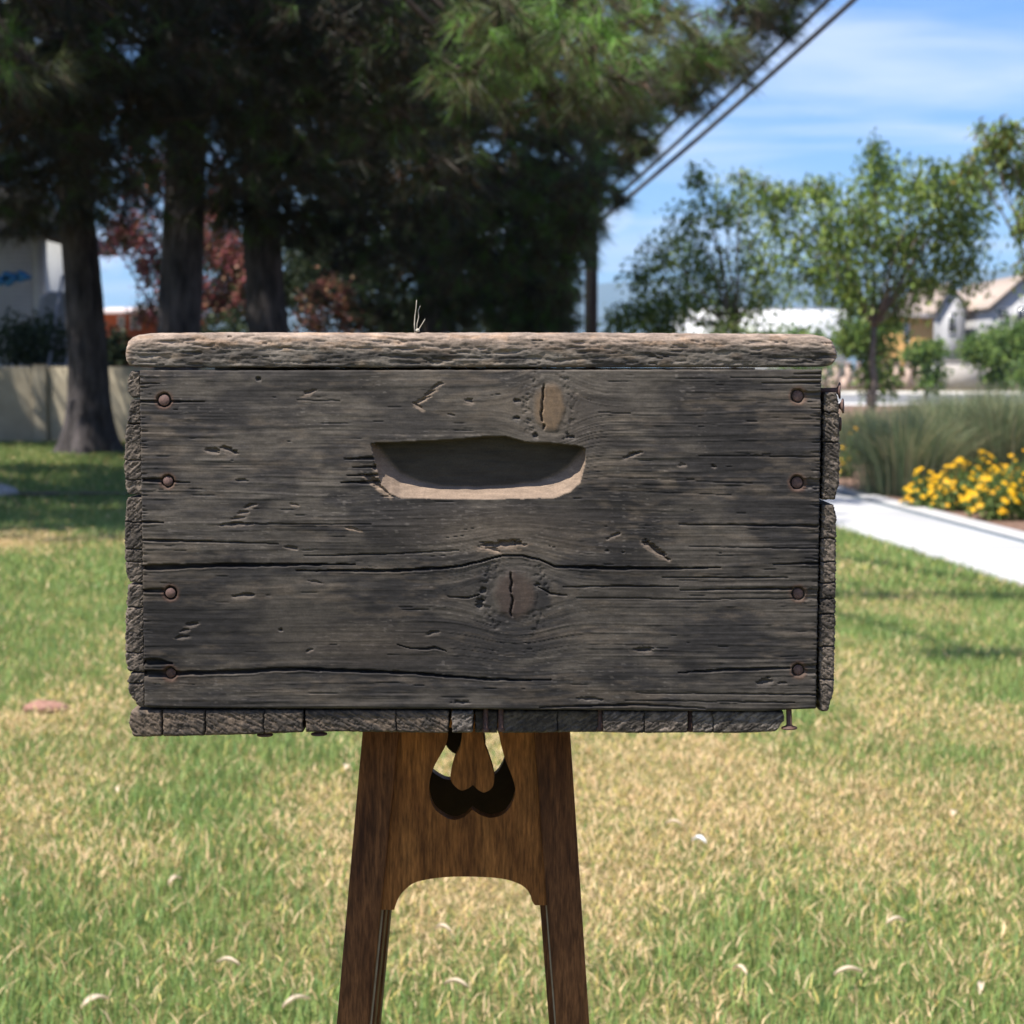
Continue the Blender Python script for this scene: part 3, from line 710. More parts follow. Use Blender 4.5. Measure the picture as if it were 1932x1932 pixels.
def panel(name, outer, hole, off, thick, mat, parent, xf=None, origin=SO):
    bm = bmesh.new()
    def loop(pts):
        vs = []
        for p in pts:
            q = on_front(p[0], p[1], off)
            vs.append(bm.verts.new(q))
        return [bm.edges.new((vs[i], vs[(i + 1) % len(vs)])) for i in range(len(vs))]
    ed = loop(outer) + (loop(hole) if hole else [])
    bmesh.ops.triangle_fill(bm, use_beauty=True, use_dissolve=False, edges=ed)
    ext = bmesh.ops.extrude_face_region(bm, geom=bm.faces[:])
    moved = set()
    for g in ext['geom']:
        if isinstance(g, bmesh.types.BMVert): g.co.y += thick; moved.add(g)
    if xf:
        for v in bm.verts: v.co = xf(v.co)
    for v in bm.verts: v.co -= Vector(origin)
    bmesh.ops.recalc_face_normals(bm, faces=bm.faces[:])
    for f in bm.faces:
        if all(v in moved for v in f.verts): f.material_index = 1          # inner faces darkened in colour to stand for the shade within
    me = bpy.data.meshes.new(name); bm.to_mesh(me); bm.free()
    me.materials.append(mat); me.materials.append(M_inshade)
    o = bpy.data.objects.new(name, me); COL.objects.link(o); o.parent = parent
    return o
def dedupe(p):
    r = [p[0]]
    for q in p[1:]:
        if abs(q[0] - r[-1][0]) + abs(q[1] - r[-1][1]) > 0.3: r.append(q)
    return r
outer = dedupe([tuple(p) for p in ARCH + SIDES])
hole = dedupe([tuple(p) for p in CUT_L + CUT_R + TON_R + TON_L])
PT = 0.013
mir = lambda c: Vector((c.x, 2 * cys - c.y, c.z))
rot = lambda s: (lambda c: Vector((cxs + s * (c.y - cys), cys + (c.x - cxs), c.z)))
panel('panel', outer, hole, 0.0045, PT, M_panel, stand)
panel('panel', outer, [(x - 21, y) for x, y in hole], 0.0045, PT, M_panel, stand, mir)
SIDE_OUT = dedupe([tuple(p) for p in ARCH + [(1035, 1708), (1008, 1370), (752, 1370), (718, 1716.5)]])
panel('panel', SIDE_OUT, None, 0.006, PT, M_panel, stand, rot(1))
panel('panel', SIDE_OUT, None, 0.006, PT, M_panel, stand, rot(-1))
m = MB(); m.box(cxs - 0.12, cxs + 0.12, cys - 0.10, cys + 0.105, Z_TOP + 0.001, Z_TOP + 0.0195)
o = m.build('top', M_panel, stand, origin=SO); bevel_obj(o, 0.003)

# ------------------------------------------------------------------ ground, path, bed, street
M_soil = None
def lawnmat():
    m, t, b = new_mat('lawn_thatch')
    n = noise(t, 0.9, 4, 0.6); n2 = noise(t, 60, 4, 0.7)
    c = ramp(t, n, [(0.35, (0.12, 0.15, 0.045)), (0.62, (0.25, 0.20, 0.09))])
    c = mulc(t, c, n2, 0.55, 1.45)
    t.links.new(c, b.inputs['Base Color']); b.inputs['Roughness'].default_value = 0.95; b.inputs['Specular IOR Level'].default_value = 0.05
    bump(t, b, n2, 0.8, 0.02)
    return m
def sheet(name, pts, z, mat, kind='structure'):
    v = [(p[0], p[1], z) for p in pts]
    o = npmesh(name, v, [np.arange(len(v))[None, :]], mat)
    return tag(o, kind=kind)
sheet('ground', [(-9000, -60), (9000, -60), (9000, 9000), (-9000, 9000)], -0.03, plain('dry_ground', (0.16, 0.14, 0.09), (0.22, 0.19, 0.12), 0.05, 0.95))
# path edges, measured on the ground
def gp(px, py): return ground(px, py)[:2]
A0, A1 = gp(1585, 1000), gp(1932, 1110)            # lawn side
B0, B1 = gp(1580, 921), gp(1932, 1011)             # far side of the kerb
def line_x(P, Q):
    k = (Q[0] - P[0]) / (Q[1] - P[1])
    return lambda y: P[0] + k * (y - P[1])
xa = line_x(A0, A1); xb = line_x(B0, B1)
ya, yb_ = 1.0, 44.0
KW, GW = 0.20, 0.11                                # kerb and dark strip
lawn_pts = [(-40, -20), (xa(-20.0), -20), (xa(yb_), yb_), (-40, yb_)]
sheet('lawn', lawn_pts, 0.0, lawnmat())
M_conc = plain('pale_concrete', (0.37, 0.365, 0.36), (0.43, 0.425, 0.42), 2.5, 0.9, 0.15, 0.004, detail=8)
M_kerb = plain('kerb_concrete', (0.37, 0.36, 0.35), (0.43, 0.42, 0.41), 5, 0.9, 0.2, 0.004, detail=8)
M_kerb_shade = plain('slate_shade_strip', (0.08, 0.11, 0.13), (0.12, 0.15, 0.17), 8, 0.95)  # dark colour standing for the shadow line along the kerb
m = MB()
def strip(mb, f0, f1, z0, z1, ys=-18.0, ye=None):
    ye = ye or yb_
    mb.hexa([(f0(ys), ys, z0), (f1(ys), ys, z0), (f1(ye), ye, z0), (f0(ye), ye, z0), (f0(ys), ys, z1), (f1(ys), ys, z1), (f1(ye), ye, z1), (f0(ye), ye, z1)])
# path in slabs with real joints
path = empty('concrete_path', (float(xa(12)), 12, 0.0), None, None); path['kind'] = 'structure'
yy = -18.0
while yy < yb_ - 1:
    m = MB(); strip(m, lambda y: xa(y), lambda y: xb(y) - KW - GW, -0.25, 0.03, yy, yy + 3.035)
    o = m.build('slab', M_conc, path, origin=(float(xa(12)), 12, 0.0)); bevel_obj(o, 0.008)
    yy += 3.05
m = MB(); strip(m, lambda y: xb(y) - KW - GW - 0.002, lambda y: xb(y) - KW + 0.002, -0.3, 0.022)
tag(m.build('kerb_shade', M_kerb_shade), kind='structure')
m = MB(); strip(m, lambda y: xb(y) - KW, lambda y: xb(y), -0.3, 0.034)
o = tag(m.build('kerb', M_kerb), kind='structure'); bevel_obj(o, 0.012)
M_mulch = plain('bark_mulch', (0.09, 0.05, 0.032), (0.27, 0.165, 0.115), 30, 0.95, 0.9, 0.03, detail=8)
sheet('planting_bed', [(xb(-20.0), -20), (60, -20), (60, 62), (-14, 62), (-14, yb_), (xb(yb_), yb_)], 0.02, M_mulch)
M_asph = plain('asphalt', (0.17, 0.17, 0.17), (0.22, 0.22, 0.22), 3, 0.95)
M_walk = plain('far_pavement', (0.50, 0.47, 0.43), (0.58, 0.55, 0.5), 1.2, 0.9)
sheet('pavement', [(-10, 62), (90, 62), (90, 66), (-10, 66)], 0.03, M_walk)
sheet('street', [(-10, 66), (120, 66), (120, 88), (-10, 88)], -0.02, M_asph)
m = MB(); m.box(-10, 130, 88, 92.5, -0.03, 0.12); tag(m.build('pavement', M_walk), kind='structure')
sheet('verge', [(-10, 92.5), (130, 92.5), (130, 108), (-10, 108)], 0.0, plain('dry_verge', (0.22, 0.2, 0.11), (0.33, 0.27, 0.17), 1.5, 0.95))

# ------------------------------------------------------------------ grass blades
M_grass = leafmat('grass_blade', 0.3, 0.6)
def dryness(x, y):
    d = fbm(x / 0.75 + 3.1, y / 1.15, 501, 3) * 0.62 + fbm(x / 2.6, y / 4.0 + 1.7, 511, 2) * 0.38
    d = d + 0.10 * np.exp(-((x + 0.15) / 0.8) ** 2 - ((y - 4.9) / 1.2) ** 2)
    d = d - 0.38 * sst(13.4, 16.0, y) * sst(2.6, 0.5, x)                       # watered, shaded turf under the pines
    d = d - 0.045 * sst(5.0, 3.4, y) - 0.035
    d = d - 0.13 * sst(0.55, 0.1, xa(y) - x)
    return d
def grass_zone(y0, y1, dens, hw, bent, wid, hgt):
    n = int(dens * (y1 - y0) * 2 * hw)
    y = rng.uniform(y0, y1, n); x = rng.uniform(-1, 1, n) * (0.30 * y + 1.4)
    keep = (rng.random(n) < (0.30 * y + 1.4) / hw) & (x < xa(y) + rng.normal(0, 0.02, n))
    x = x[keep]; y = y[keep]; n = len(x)
    dr = dryness(x, y)
    dead = rng.random(n) < sst(0.43, 0.72, dr) * 0.82 + 0.09
    h = 0.78 * hgt * rng.uniform(0.55, 1.35, n) * (1.15 - 0.45 * sst(0.4, 0.7, dr)) * (0.7 + 0.6 * vn(x / 0.16, y / 0.16, 521))
    th = rng.uniform(0, 2 * math.pi, n)
    lean = np.where(dead, rng.uniform(0.7, 2.6, n), np.abs(rng.normal(0.45, 0.35, n)))
    w = wid * rng.uniform(0.6, 1.4, n)
    fx, fy = np.cos(th), np.sin(th)
    ph = th + math.pi / 2 + rng.normal(0, 0.5, n); sx, sy = np.cos(ph) * w / 2, np.sin(ph) * w / 2
    ca, sa = np.cos(np.arctan(lean)), np.sin(np.arctan(lean))
    g = lerp_c((0.145, 0.225, 0.058), (0.32, 0.41, 0.115), rng.random(n))
    blue = (rng.random(n) < 0.25)[:, None]
    g = np.where(blue, g * np.array([0.85, 1.0, 1.2]), g)
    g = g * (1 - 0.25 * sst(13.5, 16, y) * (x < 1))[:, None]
    s = lerp_c((0.51, 0.335, 0.155), (0.80, 0.60, 0.355), rng.random(n))
    s = np.where((rng.random(n) < 0.22)[:, None], s * np.array([0.85, 0.95, 0.55]), s)
    c = np.where(dead[:, None], s, g) * rng.uniform(0.75, 1.15, n)[:, None]
    zb = np.where(dead, rng.uniform(0, 0.022, n), 0.0)
    base = np.stack([x, y, zb], -1)
    sv = np.stack([sx, sy, 0 * sx], -1)
    tip = base + np.stack([fx * sa * h, fy * sa * h, ca * h], -1)
    if bent:
        mid = base + np.stack([fx * sa * h * .38, fy * sa * h * .38, ca * h * .62], -1)
        V = np.stack([base - sv, base + sv, mid + sv * .8, mid - sv * .8, tip], 1).reshape(-1, 3)
        k = np.arange(n)[:, None] * 5
        return V, k + np.array([[0, 1, 2, 3]]), k + np.array([[3, 2, 4]]), np.repeat(c, 5, 0)
    V = np.stack([base - sv, base + sv, tip], 1).reshape(-1, 3)
    k = np.arange(n)[:, None] * 3
    return V, np.zeros((0, 4), int), k + np.array([[0, 1, 2]]), np.repeat(c, 3, 0)
def lerp_c(a, b, k): return np.asarray(a)[None] * (1 - k[:, None]) + np.asarray(b)[None] * k[:, None]
Vs, Qs, Ts, Cs, off = [], [], [], [], 0
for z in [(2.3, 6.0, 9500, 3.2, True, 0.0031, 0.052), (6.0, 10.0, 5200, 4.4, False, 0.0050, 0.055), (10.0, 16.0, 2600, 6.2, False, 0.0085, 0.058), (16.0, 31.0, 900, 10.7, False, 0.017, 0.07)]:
    V, Q, T, C = grass_zone(*z)
    Vs.append(V); Qs.append(Q + off); Ts.append(T + off); Cs.append(C); off += len(V)
tag(npmesh('grass', np.vstack(Vs), [np.vstack(Qs), np.vstack(Ts)], M_grass, color=np.vstack(Cs)), 'short lawn grass, part green and part dry straw', 'grass', kind='stuff')

# ------------------------------------------------------------------ small things on the lawn
def rock(name, c, sx, sy, sz, mat, label, cat, seed):
    n, mm = 28, 14
    th = np.linspace(0, 2 * math.pi, n, endpoint=False); ph = np.linspace(0.02, math.pi - 0.02, mm)
    T, P = np.meshgrid(th, ph)
    r = 0.75 + 0.5 * fbm(np.cos(T) * 1.6 + 5, np.sin(T) * 1.6 + P * 1.3, seed, 3)
    v = np.stack([sx * r * np.cos(T) * np.sin(P), sy * r * np.sin(T) * np.sin(P), sz * r * np.cos(P) + sz * 0.55], -1).reshape(-1, 3) + np.asarray(c)
    i = np.arange(n * mm).reshape(mm, n)
    q = np.stack([i[:-1], np.roll(i[:-1], -1, 1), np.roll(i[1:], -1, 1), i[1:]], -1).reshape(-1, 4)
    return tag(npmesh(name, v, [q, i[0][None, :], i[-1][None, ::-1]], mat, None, None, True, tuple(c)), label, cat)
rock('stone', ground(84, 1343), 0.082, 0.05, 0.026, plain('pink_stone', (0.22, 0.11, 0.075), (0.36, 0.20, 0.15), 60, 0.9, 0.6, 0.01), 'flat pinkish brown stone lying alone in the sunlit lawn', 'stone', 531)
rock('stone', ground(0, 940), 0.20, 0.12, 0.085, plain('grey_stone', (0.22, 0.22, 0.22), (0.36, 0.35, 0.34), 20, 0.9, 0.6, 0.02), 'rounded grey stone in the shaded turf beside a bare strip', 'stone', 537)
b0 = ground(95, 939)
pts = [(b0[0] + 1.0 * math.cos(a) * R.uniform(.8, 1.15), b0[1] + 0.22 * math.sin(a) * R.uniform(.8, 1.2)) for a in np.linspace(0, 6.28, 26, endpoint=False)]
sheet('bare_soil', pts, 0.045, plain('bare_soil', (0.07, 0.05, 0.035), (0.13, 0.095, 0.065), 12, 0.95, 0.8, 0.03))
M_dleaf = leafmat('dry_leaf', 0.2, 0.8)
def leaf_litter(px, py, ln, wd, col, label, cat, group=None, rz=None, name='fallen_leaf'):
    c = ground(px, py); a = R.uniform(0, 6.28) if rz is None else rz
    v = []; us = np.linspace(0, 1, 7)
    for u in us:
        ww = wd * math.sin(math.pi * min(0.97, u * 0.94 + 0.03)) ** 0.8
        for s in (-1, 0, 1):
            x = (u - .5) * ln; y = s * ww / 2; z = 0.030 + 0.012 * math.sin(u * 3) + abs(s) * 0.007
            v.append((c[0] + x * math.cos(a) - y * math.sin(a), c[1] + x * math.sin(a) + y * math.cos(a), z))
    q = [(i * 3 + j, i * 3 + j + 1, i * 3 + j + 4, i * 3 + j + 3) for i in range(6) for j in range(2)]
    return tag(npmesh(name, v, [q], M_dleaf, None, np.tile(col, (len(v), 1)), True, tuple(c)), label, cat, group)
leaf_litter(1318, 1612, 0.040, 0.018, (0.85, 0.85, 0.86), 'small white scrap of paper lying in the dry grass', 'litter', name='paper_scrap', rz=2.6)
for px, py, ln, wd in ((860, 1960 - 68, .05, .012), (1600, 1868, .06, .014), (1395, 1865, .05, .012), (655, 1470, .04, .02), (960, 1490, .05, .02), (1690, 1770, .05, .012), (700, 1620, .045, .02), (835, 1785, .04, .014), (560, 1925, .07, .014), (180, 1925, .07, .02), (220, 1515, .06, .012), (1270, 1580, .045, .016), (1800, 1560, .05, .018), (1850, 1900, .07, .013), (430, 1850, .05, .013), (330, 1690, .05, .013)):
    leaf_litter(px, py, ln, wd, (0.62, 0.50, 0.36), 'small dry straw coloured leaf fallen on the lawn', 'leaf', 'dry leaves scattered on the lawn')
# dry sprig caught on the lid
p0 = at(783, 627, YF + 0.01)
sp = empty('dry_sprig', tuple(p0), 'thin dry grass sprig sticking up from the lid of the box', 'sprig')
M_sprig = plain('dry_sprig', (0.30, 0.26, 0.2), (0.5, 0.45, 0.36), 300, 0.9)
for pts, r in (([(783, 629), (782, 612), (783, 596), (785, 582), (786, 566)], 0.00035), ([(786, 628), (787, 610), (790, 598), (789, 586), (793, 577)], 0.00028), ([(784, 628), (791, 620), (796, 612), (802, 602)], 0.00032)):
    m = MB(); m.tube([at(a, b, YF + 0.01 + 0.003 * R.random()) for a, b in pts], [r * (1.6 - k / len(pts)) for k in range(len(pts))], 5)
    m.build('strand', M_sprig, sp, True, tuple(p0))
m = MB(); m.lathe([(0.0001, -0.0012), (0.0014, -0.0006), (0.0017, 0.0004), (0.0009, 0.0014), (0.0001, 0.0018)], at(788, 624, YF + 0.008), (0.3, 0, 1), 8)
m.build('seed_head', M_sprig, sp, True, tuple(p0))

# ------------------------------------------------------------------ pines
M_needle = leafmat('pine_needles', 0.22, 0.5)
def barkmat():
    m, t, b = new_mat('pine_bark')
    n = noise(t, 9, 6, 0.65, (1, 1, 0.22))
    c = ramp(t, n, [(0.35, (0.010, 0.008, 0.008)), (0.65, (0.085, 0.070, 0.068))])
    t.links.new(c, b.inputs['Base Color']); b.inputs['Roughness'].default_value = 0.95
    bump(t, b, n, 0.9, 0.05)
    return m
M_bark = barkmat()
M_limb = plain('pine_limb_bark', (0.022, 0.016, 0.012), (0.06, 0.042, 0.032), 14, 0.95, 0.5, 0.02)
def trunk_mesh(base, r0, h, lean, seed):
    nz, n = 90, 56
    z = np.linspace(0, 1, nz) ** 1.25 * h
    th = np.linspace(0, 2 * math.pi, n, endpoint=False)
    Z, T = np.meshgrid(z, th, indexing='ij')
    r = r0 * (1 - 0.55 * Z / h) + r0 * 0.75 * np.exp(-Z / 0.35) * (1 + 0.5 * np.cos(T * 5 + seed))
    pl = np.abs(2 * vn(T / (2 * math.pi) * 20, Z * 1.6 + vn(T * 2, Z, seed), seed + 2) - 1)
    r = r - 0.05 * r0 * 2 * sst(0.35, 0.0, pl) + 0.05 * r0 * (fbm(T * 3, Z * 3, seed + 3, 3) - .5)
    x = base[0] + r * np.cos(T) + lean[0] * Z + 0.15 * np.sin(Z * 0.5 + seed); y = base[1] + r * np.sin(T) + lean[1] * Z
    v = np.stack([x, y, Z - 0.03], -1).reshape(-1, 3)
    i = np.arange(nz * n).reshape(nz, n)
    q = np.stack([i[:-1], np.roll(i[:-1], -1, 1), np.roll(i[1:], -1, 1), i[1:]], -1).reshape(-1, 4)
    return v, [q, i[-1][None, :]]
def tufts(P, D, nn, ln, wd, sun_tone, seed):
    """P tuft centres, D outward directions; needles as slim tapered faces"""
    rg = np.random.default_rng(seed)
    n = len(P)
    d = D[:, None, :] + rg.normal(0, 0.62, (n, nn, 3))
    d /= np.linalg.norm(d, axis=2)[..., None] + 1e-9
    old = rg.random((n, nn)) < 0.5                                          # older needles hang
    d[..., 2] = np.where(old, d[..., 2] * 0.5 - 0.75, d[..., 2])
    d /= np.linalg.norm(d, axis=2)[..., None] + 1e-9
    L = ln * rg.uniform(0.6, 1.15, (n, nn, 1))
    b = P[:, None, :] - D[:, None, :] * rg.uniform(0, 0.14, (n, nn, 1)) + rg.normal(0, 0.012, (n, nn, 3))
    s = np.cross(d, rg.normal(0, 1, (n, nn, 3))); s /= np.linalg.norm(s, axis=2)[..., None] + 1e-9
    tip = b + d * L; tip[..., 2] -= 0.10 * L[..., 0]
    V = np.stack([b - s * wd / 2, b + s * wd / 2, tip + s * wd * 0.15], 2).reshape(-1, 3)
    F = np.arange(n * nn * 3).reshape(-1, 3)
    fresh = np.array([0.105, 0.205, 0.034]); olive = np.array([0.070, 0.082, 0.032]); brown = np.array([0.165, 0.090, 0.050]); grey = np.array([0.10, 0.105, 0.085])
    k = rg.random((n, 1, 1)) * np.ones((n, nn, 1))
    fresh = fresh * (0.85 + 2.6 * max(0.0, sun_tone - 0.6)); olive = olive * (0.34 + 0.80 * sun_tone + 4.2 * max(0.0, sun_tone - 0.5)); brown = brown * (0.45 + 0.6 * sun_tone); grey = grey * (0.4 + 0.6 * sun_tone)  # needle colour brightened for sunlit boughs, darkened for shaded ones
    c = np.where(k < 0.62 * sun_tone, fresh, olive) * rg.uniform(0.7, 1.35, (n, nn, 1))
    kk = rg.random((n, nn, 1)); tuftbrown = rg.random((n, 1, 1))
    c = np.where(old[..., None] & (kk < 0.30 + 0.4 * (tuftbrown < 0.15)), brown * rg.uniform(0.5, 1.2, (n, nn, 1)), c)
    c = np.where(old[..., None] & (kk > 0.75), grey * rg.uniform(0.6, 1.2, (n, nn, 1)), c) * (0.38 + 0.47 * sun_tone)
    return V, F, np.repeat(c.reshape(-1, 3), 3, 0)
def pine(label, base, r0, h, pads, seed, lean=(0, 0), ln=0.24, wd=0.008, archk=0.10):
    """pads: (x, y, z, rx, ry, rz, tufts, needles, needle length, needle width, sun_tone)"""
    t = empty('pine_tree', tuple(base), label, 'tree', 'pines by the lawn')
    v, f = trunk_mesh(base, r0, h, lean, seed)
    npmesh('trunk', v, f, M_bark, t, None, True, tuple(base))
    rg = np.random.default_rng(seed)
    mb = MB(); V, F, C, off = [], [], [], 0
    for i, (x, y, z, rx, ry, rz, nt_, nn, l_, w_, sun_tone) in enumerate(pads):
        c = np.array([x, y, z])
        zz = min(h * 0.95, max(z + 0.3, 2.6) + rg.uniform(-0.3, 0.9))
        st = np.array([base[0] + lean[0] * zz, base[1] + lean[1] * zz, zz])
        u = np.linspace(0, 1, 7)[:, None]
        dist = np.linalg.norm(c - st)
        arch = np.array([[0, 0, 1.0]]) * (np.sin(u * math.pi) * archk * dist)
        line = st + (c - st) * u + arch + np.concatenate([np.zeros((1, 3)), rg.normal(0, 0.03 * dist / 4, (5, 3)), np.zeros((1, 3))])
        mb.tube(line, np.linspace(0.035 + 0.012 * dist, 0.018, 7), 6)
        q = rg.normal(0, 1, (nt_, 3)); q /= np.linalg.norm(q, axis=1)[:, None]
        q *= rg.random((nt_, 1)) ** 0.42
        P = c + q * np.array([rx, ry, rz])
        D = q * np.array([1, 1, 0.6]) + 0.35 * (c - st)[None] / dist + np.array([0, 0, 0.25]) + rg.normal(0, 0.25, (nt_, 3))
        D /= np.linalg.norm(D, axis=1)[:, None]
        for k in range(0, min(nt_, 60), 4):                                  # twigs to some of the tufts
            mid = (c + P[k]) / 2 + np.array([0, 0, -0.05])
            mb.tube([c + rg.normal(0, .05, 3), mid, P[k]], [0.016, 0.011, 0.006], 5, False)
        a, b_, cc = tufts(P, D, nn, l_, w_, sun_tone, seed * 131 + i)
        V.append(a); F.append(b_ + off); C.append(cc); off += len(a)
    mb.build('branches', M_limb, t, True, tuple(base))
    npmesh('crown', np.vstack(V), [np.vstack(F)], M_needle, t, np.vstack(C), False, tuple(base))
    return t
def pad(px, py, d, rx, rz, n, nn=30, ln=0.24, wd=0.010, sun_tone=0.4, ry=None):
    p = at(px, py, d)
    return (p[0], p[1], p[2], rx, ry or rx, rz, n, nn, ln, wd, sun_tone)
def crown_above(base, z0, z1, rmax, n, seed, big=0.55, keep=lambda x, y, z: True):
    rg = np.random.default_rng(seed); r = []
    for i in range(n):
        k = (i + 0.5) / n; z = z0 + (z1 - z0) * k
        a = i * 2.4 + rg.uniform(-.4, .4); rr = rmax * (1 - 0.65 * k) * rg.uniform(0.35, 1.0)
        x, y = base[0] + rr * math.cos(a), base[1] + rr * math.sin(a)
        if keep(x, y, z): r.append((x, y, z, 1.5, 1.5, 0.75, 62, 24, big, 0.05, 0.5))
    return r
# the pine whose boughs hang towards the box; its trunk stands to the left of the view
PB = (-7.6, 16.5, 0)
near_pads = [
    # sunlit outer boughs
    pad(1000, 60, 13.6, .50, .34, 34, 40, .25, .0075, .9), pad(1120, 40, 13.2, .46, .30, 34, 40, .25, .0075, .95), pad(900, 130, 14.0, .46, .30, 30, 40, .24, .0075, .8),
    pad(1240, 40, 15.6, .5, .32, 36, 40, .25, .0075, .9), pad(1330, 90, 16.4, .42, .32, 34, 40, .25, .0075, .8), pad(1150, 150, 14.2, .5, .22, 30, 38, .25, .0075, .7),
    pad(1400, 10, 16.8, .34, .3, 26, 36, .25, .0075, .5), pad(1470, -20, 17.2, .36, .2, 22, 36, .25, .0075, .4), pad(1300, 165, 16.6, .32, .14, 18, 34, .25, .0075, .5),
    pad(1040, 180, 14.6, .5, .25, 30, 36, .25, .0075, .6), pad(940, 20, 13.4, .45, .3, 26, 40, .25, .0075, .8), pad(1560, -60, 17.4, .4, .2, 20, 34, .24, .0075, .3),
    pad(1370, 115, 17.4, .42, .26, 34, 36, .25, .009, .6), pad(1440, 35, 17.4, .42, .24, 34, 36, .25, .009, .5), pad(1230, 150, 17.0, .5, .25, 36, 36, .25, .009, .7), pad(1190, 90, 15.4, .5, .3, 36, 38, .25, .0085, .85),
    pad(1300, 120, 17.0, .5, .28, 38, 36, .25, .009, .7), pad(1515, -30, 17.6, .34, .16, 22, 34, .25, .009, .4), pad(1080, 110, 14.6, .5, .3, 34, 38, .25, .0085, .85), pad(1260, 190, 17.6, .45, .12, 24, 34, .25, .009, .5),
    # shaded inner boughs
    pad(780, 60, 14.8, .7, .4, 60), pad(640, 40, 15.2, .8, .5, 80, sun_tone=.2), pad(480, 80, 15.5, .8, .5, 80, sun_tone=.2), pad(300, 60, 15.6, .8, .5, 80, sun_tone=.2), pad(120, 80, 15.4, .8, .5, 80, sun_tone=.2),
    pad(-40, 120, 15.4, .8, .5, 50, sun_tone=.2), pad(760, 200, 15.6, .7, .4, 60), pad(600, 190, 16.2, .8, .4, 70, sun_tone=.2), pad(420, 200, 16.6, .8, .4, 70, sun_tone=.2), pad(240, 190, 16.6, .8, .4, 70, sun_tone=.2),
    pad(60, 220, 16.4, .8, .4, 65, sun_tone=.2), pad(560, 300, 17.2, .8, .4, 65, sun_tone=.2), pad(150, 300, 17.6, .8, .4, 65, sun_tone=.2), pad(-20, 330, 17.2, .8, .4, 65, sun_tone=.2), pad(820, 300, 16.8, .6, .4, 50),
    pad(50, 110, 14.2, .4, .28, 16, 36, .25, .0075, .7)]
def clear_of_sun(x, y, z):
    """keeps the crown from shading the sunlit outer boughs and the open lawn on the right"""
    X_ = x + (z - 3.7) * 0.457; Y_ = y + (z - 3.7) * 0.309; G_ = x + z * 0.457
    return not (X_ > -2.5 and 10.8 < Y_ < 17.0) and G_ < 2.2 and y > 11.5
for i in range(16):      # boughs just above the view, overhead on the left
    c_ = (R.uniform(-9, -0.4), R.uniform(12.6, 20), R.uniform(4.8, 6.6))
    if clear_of_sun(*c_): near_pads.append(c_ + (1.2, 1.2, .5, 60, 26, .4, .03, .3))
# two long bough ends overhead whose shadows lie across the lawn on the right
for x_, y_, z_, rx_ in ((0.05, 8.45, 4.5, .75), (0.9, 8.35, 4.55, .6), (0.05, 6.45, 4.4, .35)):
    near_pads.append((x_, y_, z_, rx_, .12, .12, 26, 24, .2, .016, .6))
pine('large pine with long drooping boughs reaching over the lawn towards the box', PB, 0.34, 13, near_pads + crown_above(PB, 5.5, 13, 6.0, 30, 601, keep=clear_of_sun), 601, archk=0.26)
PL = (-14.5, 30.0, 0)  # out of view, added to shade the shrubs and house behind the wall
pine('unseen pine added left of the siding house to shade the yard behind the wall', PL, 0.30, 13, crown_above(PL, 4.6, 13, 6.0, 26, 605) + crown_above((-12.0, 33, 0), 5.6, 9, 4.0, 10, 606), 605)
# the three whose trunks show
B1_ = ground(152, 856); B2_ = at(345, 900, 24.0); B2_[2] = 0; B3_ = at(520, 860, 26.5); B3_[2] = 0
def shade_pads(lst, d, sun_tone=.35):
    return [pad(x, y, d + dd, rx, rz, n, 26, .27, .013, sun_tone) for x, y, dd, rx, rz, n in lst]
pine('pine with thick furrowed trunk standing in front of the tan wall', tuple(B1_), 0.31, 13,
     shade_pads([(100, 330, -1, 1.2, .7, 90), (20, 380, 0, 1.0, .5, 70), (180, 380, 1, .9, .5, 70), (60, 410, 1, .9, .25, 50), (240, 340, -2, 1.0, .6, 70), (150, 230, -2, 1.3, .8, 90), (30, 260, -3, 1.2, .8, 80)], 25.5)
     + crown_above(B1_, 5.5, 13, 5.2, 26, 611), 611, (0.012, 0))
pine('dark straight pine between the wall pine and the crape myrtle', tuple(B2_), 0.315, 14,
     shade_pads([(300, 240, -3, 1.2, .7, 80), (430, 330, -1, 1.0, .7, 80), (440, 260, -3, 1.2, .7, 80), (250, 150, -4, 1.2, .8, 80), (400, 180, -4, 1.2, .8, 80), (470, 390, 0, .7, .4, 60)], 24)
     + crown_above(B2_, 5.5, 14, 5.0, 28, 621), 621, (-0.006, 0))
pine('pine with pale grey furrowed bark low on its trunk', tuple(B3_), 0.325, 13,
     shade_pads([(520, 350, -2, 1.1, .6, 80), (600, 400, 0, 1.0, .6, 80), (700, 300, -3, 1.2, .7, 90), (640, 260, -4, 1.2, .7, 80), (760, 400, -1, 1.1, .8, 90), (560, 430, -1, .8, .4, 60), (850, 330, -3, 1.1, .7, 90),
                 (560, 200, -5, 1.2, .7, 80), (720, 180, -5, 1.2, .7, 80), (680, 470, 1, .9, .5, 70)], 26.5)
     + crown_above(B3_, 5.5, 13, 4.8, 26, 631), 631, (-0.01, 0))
B4_ = at(800, 840, 33.0); B4_[2] = 0
